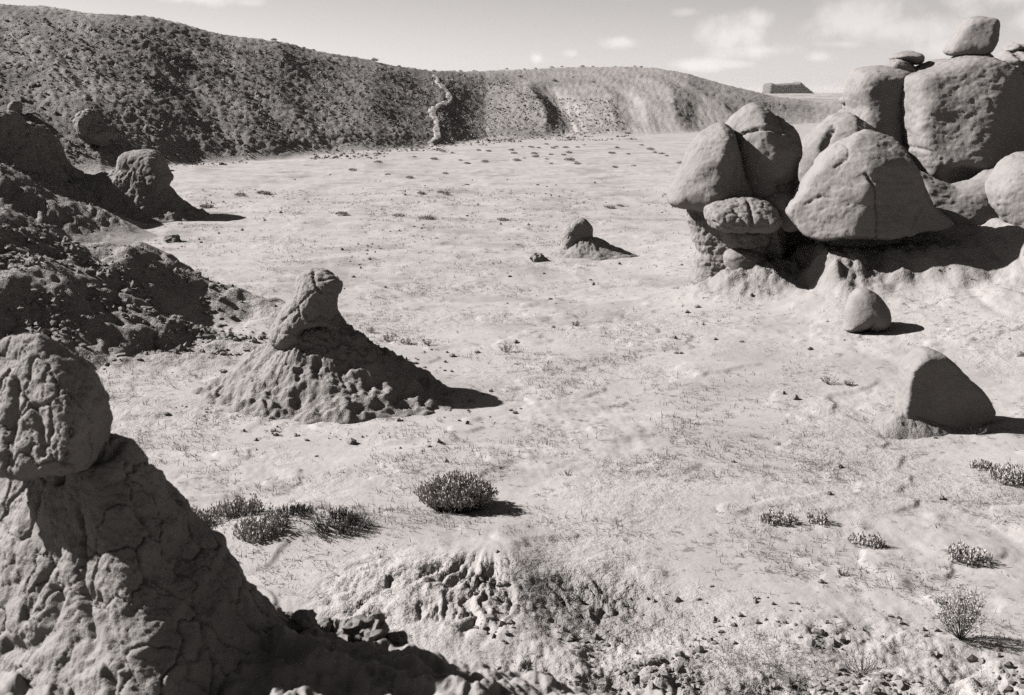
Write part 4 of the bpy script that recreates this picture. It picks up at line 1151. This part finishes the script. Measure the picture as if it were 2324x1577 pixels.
def shrub_meshes(rx, ry, h, nst, leaf, per, seed, spread=1.0, tipstart=0.45, up=0.9):
    """rounded desert shrub: stems fan out from the root to a dome, upright leaves along their outer part"""
    global rng
    st = rng; rng = np.random.RandomState(seed)
    a = rng.uniform(0, 2 * np.pi, nst); q = np.sqrt(rng.rand(nst))
    tip = np.stack([np.cos(a) * q * rx, np.sin(a) * q * ry, h * np.sqrt(np.clip(1 - (q * 0.93) ** 2, 0, 1))], 1)
    tip = tip * rng.uniform(0.72, 1.06, (nst, 1)); tip[:, 2] += 0.02 * h
    if spread > 2:                                      # ragged patches with gaps
        keep = perlin2(tip[:, 0] / 0.11 + seed, tip[:, 1] / 0.11) > -0.18
        tip = tip[keep]; nst = len(tip); tip[:, 2] *= rng.uniform(0.45, 1.2, nst)
    root = np.stack([tip[:, 0] * 0.30 * spread, tip[:, 1] * 0.30 * spread, np.full(nst, -0.02)], 1)
    SV, SQ = tubes_np(root, tip, 0.004, 0.0022)
    u = tipstart + (1 - tipstart) * rng.rand(nst, per) ** 0.8
    P = root[:, None] + (tip - root)[:, None] * u[..., None] + rng.normal(0, leaf * 0.35, (nst, per, 3))
    D = (tip - root)[:, None] / np.linalg.norm(tip - root, axis=1)[:, None, None] * 0.5 + np.array((0, 0, up)) + rng.normal(0, 0.42, (nst, per, 3))
    P = P.reshape(-1, 3); D = D.reshape(-1, 3); P[:, 2] = np.maximum(P[:, 2], 0.004)
    n = len(P)
    LV, LT = leaves_np(P, D, leaf * rng.uniform(0.6, 1.25, n), leaf * 0.27 * rng.uniform(0.7, 1.2, n))
    rng = st
    return (LV, LT), (SV, SQ)


def place_shrub(px, py, w, h, label, leaf, nst, per, seed, name='shrub', ang=0.0, ry=None, group=None, mat='leaf', sag=True, up=0.9, spread=None):
    spread = spread or (1.0 if name == 'shrub' else 2.75)
    g = ground_at(px, py); m = g[1] / F / CP
    rx = w / 2 * m; hh = h * m
    (LV, LT), (SV, SQ) = shrub_meshes(rx, ry if ry else rx * 0.85, hh, nst, leaf, per, seed, spread=spread, up=up, tipstart=0.45 if name == 'shrub' else 0.15)
    c, s = math.cos(ang), math.sin(ang)
    def fit(V):
        V = V.copy(); x = V[:, 0] * c - V[:, 1] * s; y = V[:, 0] * s + V[:, 1] * c
        V[:, 0], V[:, 1] = x, y
        if sag:
            V[:, 2] += terrain(x + g[0], y + g[1], fine=False)[0] - terrain(np.array([g[0]]), np.array([g[1]]), fine=False)[0][0]
        return V
    t = thing(name, label, name.replace('_', ' '), tuple(g), group)
    o = obj('foliage', mesh_np('foliage', fit(LV), LT, M[mat], False), t)
    obj('stems', mesh_np('stems', fit(SV), SQ, M['twig'], False), t)
    return t


def twig_plant(px, py, h, w, label, seed, nb=26, sub=7, leaf=0.006, name='dry_plant', group=None):
    """open bare plant of thin branching twigs with a few small leaves"""
    global rng
    st = rng; rng = np.random.RandomState(seed)
    g = ground_at(px, py); m = g[1] / F / CP; H = h * m; W = w / 2 * m
    A, B, ra, rb = [], [], [], []; LP, LD = [], []
    for i in range(nb):
        an = rng.uniform(0, 6.28); q = rng.rand() ** 0.6
        tip = np.array((math.cos(an) * W * q, math.sin(an) * W * q * 0.8, H * (1 - 0.45 * q * q) * rng.uniform(0.6, 1.05)))
        p0 = np.array((0, 0, -0.01)); n = 5; prev = p0
        for k in range(1, n + 1):
            f = k / n
            p = p0 + (tip - p0) * f + np.array((tip[0] * 0.25 * math.sin(f * 3.1), tip[1] * 0.25 * math.sin(f * 3.1), 0)) + rng.normal(0, 0.02 * H, 3) * f
            A.append(prev); B.append(p); ra.append(0.0035 * (1.1 - f * 0.7)); rb.append(0.0035 * (1.1 - f * 0.8))
            if k >= 2:
                for _ in range(sub // 3 + 1):
                    d = (p - prev) / np.linalg.norm(p - prev) + rng.normal(0, 0.65, 3); d[2] = abs(d[2]) * 0.8 + 0.1
                    e = p + d / np.linalg.norm(d) * H * rng.uniform(0.06, 0.17)
                    A.append(p); B.append(e); ra.append(0.0014); rb.append(0.0008)
                    LP.append(e); LD.append(d); LP.append((p + e) / 2); LD.append(d + rng.normal(0, 0.4, 3))
            prev = p
    SV, SQ = tubes_np(np.array(A), np.array(B), np.array(ra), np.array(rb))
    LP = np.array(LP); n = len(LP)
    LV, LT = leaves_np(LP, np.array(LD), leaf * rng.uniform(0.6, 2.2, n), leaf * 0.35 * rng.uniform(0.7, 1.5, n))
    rng = st
    t = thing(name, label, 'dry plant', tuple(g), group)
    obj('twigs', mesh_np('twigs', SV, SQ, M['twig'], False), t)
    obj('foliage', mesh_np('foliage', LV, LT, M['leaf'], False), t)
    return t


def plants():
    place_shrub(1035, 1152, 196, 76, 'dense round shrub standing alone on the sand below centre', 0.036, 800, 13, 1, up=1.5, spread=1.7)
    gl = 'grey leafy plants on the low bench'
    place_shrub(425, 1195, 190, 40, 'grey leafy plant beside the near rock, leftmost on the low bench', 0.034, 300, 8, 2, 'plant', group=gl, ry=0.26, up=1.6)
    place_shrub(545, 1168, 150, 42, 'bright grey leafy plant second from the near rock on the low bench', 0.034, 240, 8, 3, 'plant', group=gl, ry=0.24, up=1.6)
    place_shrub(590, 1207, 130, 38, 'grey leafy plant in front of the others on the low bench', 0.034, 190, 8, 4, 'plant', group=gl, ry=0.2, up=1.6)
    place_shrub(660, 1168, 130, 24, 'low darker plant right of the grey leafy ones on the low bench', 0.016, 330, 7, 5, 'plant', group=gl, ry=0.26, mat='leaf_dark', up=1.2)
    place_shrub(770, 1190, 170, 26, 'low spreading plant at the right end of the low bench', 0.015, 420, 7, 6, 'plant', group=gl, ry=0.26, mat='leaf_dark', up=1.2)
    gr = 'leafy plants on the right'
    place_shrub(1768, 1184, 104, 26, 'long low leafy plant, left one of the pair right of centre', 0.034, 60, 7, 7, 'plant', group=gr, ry=0.12, up=1.6)
    place_shrub(1856, 1186, 56, 30, 'short leafy plant, right one of the pair right of centre', 0.034, 34, 7, 8, 'plant', group=gr, ry=0.12, up=1.6)
    place_shrub(1968, 1238, 92, 32, 'leafy plant sloping to the right between the pair and the corner plant', 0.034, 55, 7, 9, 'plant', group=gr, ry=0.13, up=1.6, ang=-0.5)
    place_shrub(2195, 1272, 112, 38, 'dark leafy plant with a fringed shadow near the right edge', 0.036, 75, 7, 10, 'plant', group=gr, ry=0.16, up=1.6, ang=-0.4)
    place_shrub(2290, 1088, 110, 34, 'dark leafy shrub cut by the right edge', 0.034, 130, 9, 11, 'plant', group=gr, ry=0.25, ang=-0.5, up=1.3)
    place_shrub(2225, 1062, 60, 20, 'low leafy plant just left of the shrub at the right edge', 0.03, 50, 7, 12, 'plant', group=gr, ry=0.12, up=1.3)
    twig_plant(2178, 1448, 130, 120, 'tall open dry plant with thin twigs in the lower right corner', 21, nb=42, sub=9, leaf=0.012)
    twig_plant(2000, 1240 + 95 - 95, 26, 30, 'tiny dry plant beside the sloping leafy plant', 22, nb=10, sub=4)
    twig_plant(1290, 1578 - 500, 14, 20, 'tiny dry plant right of the round shrub', 27, nb=8, sub=3)
    twig_plant(1955, 1530, 70, 90, 'thin dry plant near the bottom edge, left of the tall one', 23, nb=18, sub=5, leaf=0.006)
    twig_plant(1910, 1305, 24, 34, 'small dry plant with a thin shadow, above the tall dry plant', 24, nb=12, sub=4)
    twig_plant(2215, 985, 26, 55, 'dead pale twigs at the foot of the pear-shaped boulder', 25, nb=12, sub=5, leaf=0.003)
    tf = 'green tufts on the basin floor'
    for i, (px, py, w, lab) in enumerate([(1148, 798, 40, 'small upright tuft alone right of the crumbled cone'), (972, 783, 26, 'little forked tuft, right one of the row beside the hoodoo'),
                                          (922, 781, 24, 'little forked tuft in the middle of the row beside the hoodoo'), (880, 775, 34, 'wider tuft at the left of the row beside the hoodoo'),
                                          (1308, 740, 22, 'tiny tuft in the middle of the basin'), (840, 755, 22, 'tiny tuft close to the leaning hoodoo'), (262, 612, 30, 'tuft on the crest of the clay mound'),
                                          (425, 640, 60, 'feathery tuft on the low ridge behind the hoodoo'), (345, 610, 16, 'tiny tuft left of the feathery one'), (1880, 870, 40, 'flat tuft below the heart-shaped boulder'),
                                          (1925, 874, 22, 'small tuft right of the flat one below the heart-shaped boulder')]):
        twig_plant(px, py, w * 0.55, w, lab, 40 + i, nb=16, sub=4, leaf=0.014, name='tuft', group=tf)
    # shrubs on the far floor: individuals with shared shapes
    protos = []
    for k in range(4):
        (LV, LT), _s = shrub_meshes(0.62, 0.5, 0.40, 130, 0.11, 6, 80 + k)
        protos.append(mesh_np('shrub', LV, LT, M['leaf'], False))
    far = [(858, 370, 1.5), (800, 388, 1.0), (715, 362, .7), (985, 362, 1.4), (1005, 345, 1.1), (940, 357, .8), (1108, 344, 1.1), (1160, 342, 1.0), (1085, 342, .9), (1167, 349, 1.2), (1185, 334, .8), (1205, 335, 1.0), (1212, 350, 1.2),
           (1222, 336, 1.0), (1240, 328, .8), (1255, 337, 1.0), (1262, 334, 1.0), (1283, 336, 1.0), (1215, 357, 1.2), (1190, 360, .7), (1172, 365, 1.5), (1250, 352, .8), (1290, 348, 1.3), (1278, 352, 1.0), (1310, 335, .8),
           (1325, 330, .7), (1388, 349, 1.4), (1400, 336, .9), (1292, 365, 1.5), (1240, 362, .7), (1425, 350, .9), (1455, 330, .8), (1475, 341, 1.5), (1485, 347, 1.1), (1500, 350, 1.0), (1512, 354, .7), (1100, 368, 1.3), (1060, 372, .8),
           (1045, 365, .7), (1310, 373, 1.2), (1437, 377, .8), (1395, 380, .8), (1250, 372, .7), (880, 397, .8), (930, 405, .9), (1010, 395, .8), (955, 440, .9), (1012, 441, .8), (1000, 438, .8), (1060, 420, .6), (1560, 362, 1.3), (1545, 372, 1.1)]
    for i, (px, py, s) in enumerate(far):
        g = ground_at(px, py)
        o = solo('shrub', 'small dark shrub dotted over the far basin floor below the hills', 'shrub', protos[i % 4], 'shrubs on the far basin floor')
        o.location = tuple(g); s *= (0.8 + 0.45 * ((i * 37) % 10) / 10); o.scale = (s * 0.42, s * 0.42, s * 0.28); o.rotation_euler = (0, 0, i * 1.1)
    mids = [(970, 498, 48, 'flat shrub in the middle of the basin left of the thumb-shaped hoodoo'), (1383, 472, 34, 'dark shrub between the thumb-shaped hoodoo and the twin domes'), (468, 471, 44, 'wide low shrub right of the mushroom hoodoo'),
            (598, 440, 40, 'streak-like low shrub on the bright floor right of the mushroom hoodoo'), (545, 444, 36, 'low shrub left of the streak-like one'), (775, 487, 38, 'flat shrub left of the centre of the basin'), (1405, 467, 22, 'small shrub beside the dark one left of the twin domes'),
            (905, 492, 40, 'flat clump left of the wide flat shrub in mid basin'), (1140, 500, 34, 'thin flat clump right of the wide flat shrub in mid basin')]
    for i, (px, py, w, lab) in enumerate(mids):
        g = ground_at(px, py); m = g[1] / F
        o = solo('shrub', lab, 'shrub', protos[i % 4], 'low shrubs in the middle of the basin')
        o.location = tuple(g); k = w * m / 1.24; o.scale = (k, k, k * 0.5); o.rotation_euler = (0, 0, i * 2.1)
    sky = [(622, 94, 14), (690, 112, 9), (712, 118, 8), (850, 138, 20), (905, 150, 10), (965, 157, 10), (985, 162, 10), (1045, 165, 9), (1075, 166, 8), (1150, 160, 9), (1190, 158, 8), (1252, 154, 9), (1275, 153, 8), (1322, 153, 11), (1345, 153, 8), (1396, 151, 6), (1440, 153, 9), (1455, 154, 9),
           (1180, 175, 14), (1258, 184, 14), (1210, 200, 12), (1300, 175, 8), (1345, 186, 9), (1215, 165, 8), (1150, 185, 10)]
    for i, (px, py, w) in enumerate(sky):
        a = np.array([ray(px, py)[0] / ray(px, py)[1]])
        if py < 170:
            yc = float(np.interp(a, _ta, _yc)[0]); x = float(a[0] * yc); y = yc
        else:
            g = ground_at(px, py); x, y = g[0], g[1]
        o = solo('shrub', 'tiny dark shrub on the crest of the hills', 'shrub', protos[i % 4], 'shrubs on the hill crests')
        k = w * y / F / 1.1; o.location = (x, y, gz(x, y) - 0.02); o.scale = (k, k, k * 0.9); o.rotation_euler = (0, 0, i * 1.7)


plants()


# ---- wisps of dry grass over the floor
def grass():
    n = 28000
    x = rng.uniform(-16, 16, n * 6); y = 5.5 + 45 * rng.rand(n * 6) ** 1.7
    d = sstep(-0.15, 0.5, fbm2(x / 1.7, y / 1.7, 3)) * 0.9 + 0.05
    d = np.maximum(d, 1.3 * np.exp(-rbump(x, y, -1.7, 10.6, 1.7, 0.6) ** 4))
    d = d * (np.abs(x) < 2 + y * 0.5) * (hill_parts(x, y)[1] < 0) * (0.35 + 0.65 * sstep(24, 12, y))
    d = d * (1 - 0.93 * np.exp(-rbump(x, y, -0.9, 8.8, 1.3, 0.9) ** 4)) * (1 - 0.8 * sstep(1.5, 5, x) * sstep(12, 16, y))
    k = rng.rand(n * 6) < d
    x, y = x[k][:n], y[k][:n]; n = len(x)
    z = terrain(x, y)[0]
    per = 6
    base = np.stack([x, y, z - 0.005], 1)[:, None] + rng.normal(0, 0.03, (n, per, 3)) * np.array((1, 1, 0))
    D = rng.normal(0, 1, (n, per, 3)); D[..., 2] = np.abs(D[..., 2]) * 0.45 + 0.12; D /= np.linalg.norm(D, axis=2, keepdims=True)
    L = rng.uniform(0.03, 0.10, (n, per, 1)) * (0.6 + 0.8 * rng.rand(n, 1, 1))
    tip = base + D * L
    wv = np.cross(D, np.array((0, 0, 1.0))); wv /= np.maximum(np.linalg.norm(wv, axis=2, keepdims=True), 1e-6)
    wd = 0.0022 + 0.00016 * y[:, None, None]
    V = np.stack([base - wv * wd, base + wv * wd, tip], 2).reshape(-1, 3)
    T = np.arange(n * per * 3).reshape(-1, 3)
    tag(obj('dry_grass', mesh_np('dry_grass', V, T, M['twig'], False)), 'wisps of dry grass scattered over the basin floor', kind='stuff')


grass()


# ------------------------------------------------------------------ air
def haze():
    import bmesh
    bm = bmesh.new(); bmesh.ops.create_cube(bm, size=1.0)
    bmesh.ops.scale(bm, vec=(26000, 26000, 56), verts=bm.verts)
    me = bpy.data.meshes.new('haze'); bm.to_mesh(me); bm.free()
    mt = bpy.data.materials.new('haze_air'); mt.use_nodes = True
    w = NT(mt.node_tree)
    pv = w.n('ShaderNodeVolumePrincipled'); pv.inputs['Density'].default_value = 0.00002
    pv.inputs['Color'].default_value = (0.92, 0.88, 0.86, 1)
    out = w.n('ShaderNodeOutputMaterial'); w.t.links.new(pv.outputs[0], out.inputs['Volume'])
    me.materials.append(mt)
    tag(obj('haze', me, loc=(0, 0, 22)), 'thin dry haze over the basin', kind='stuff')


haze()
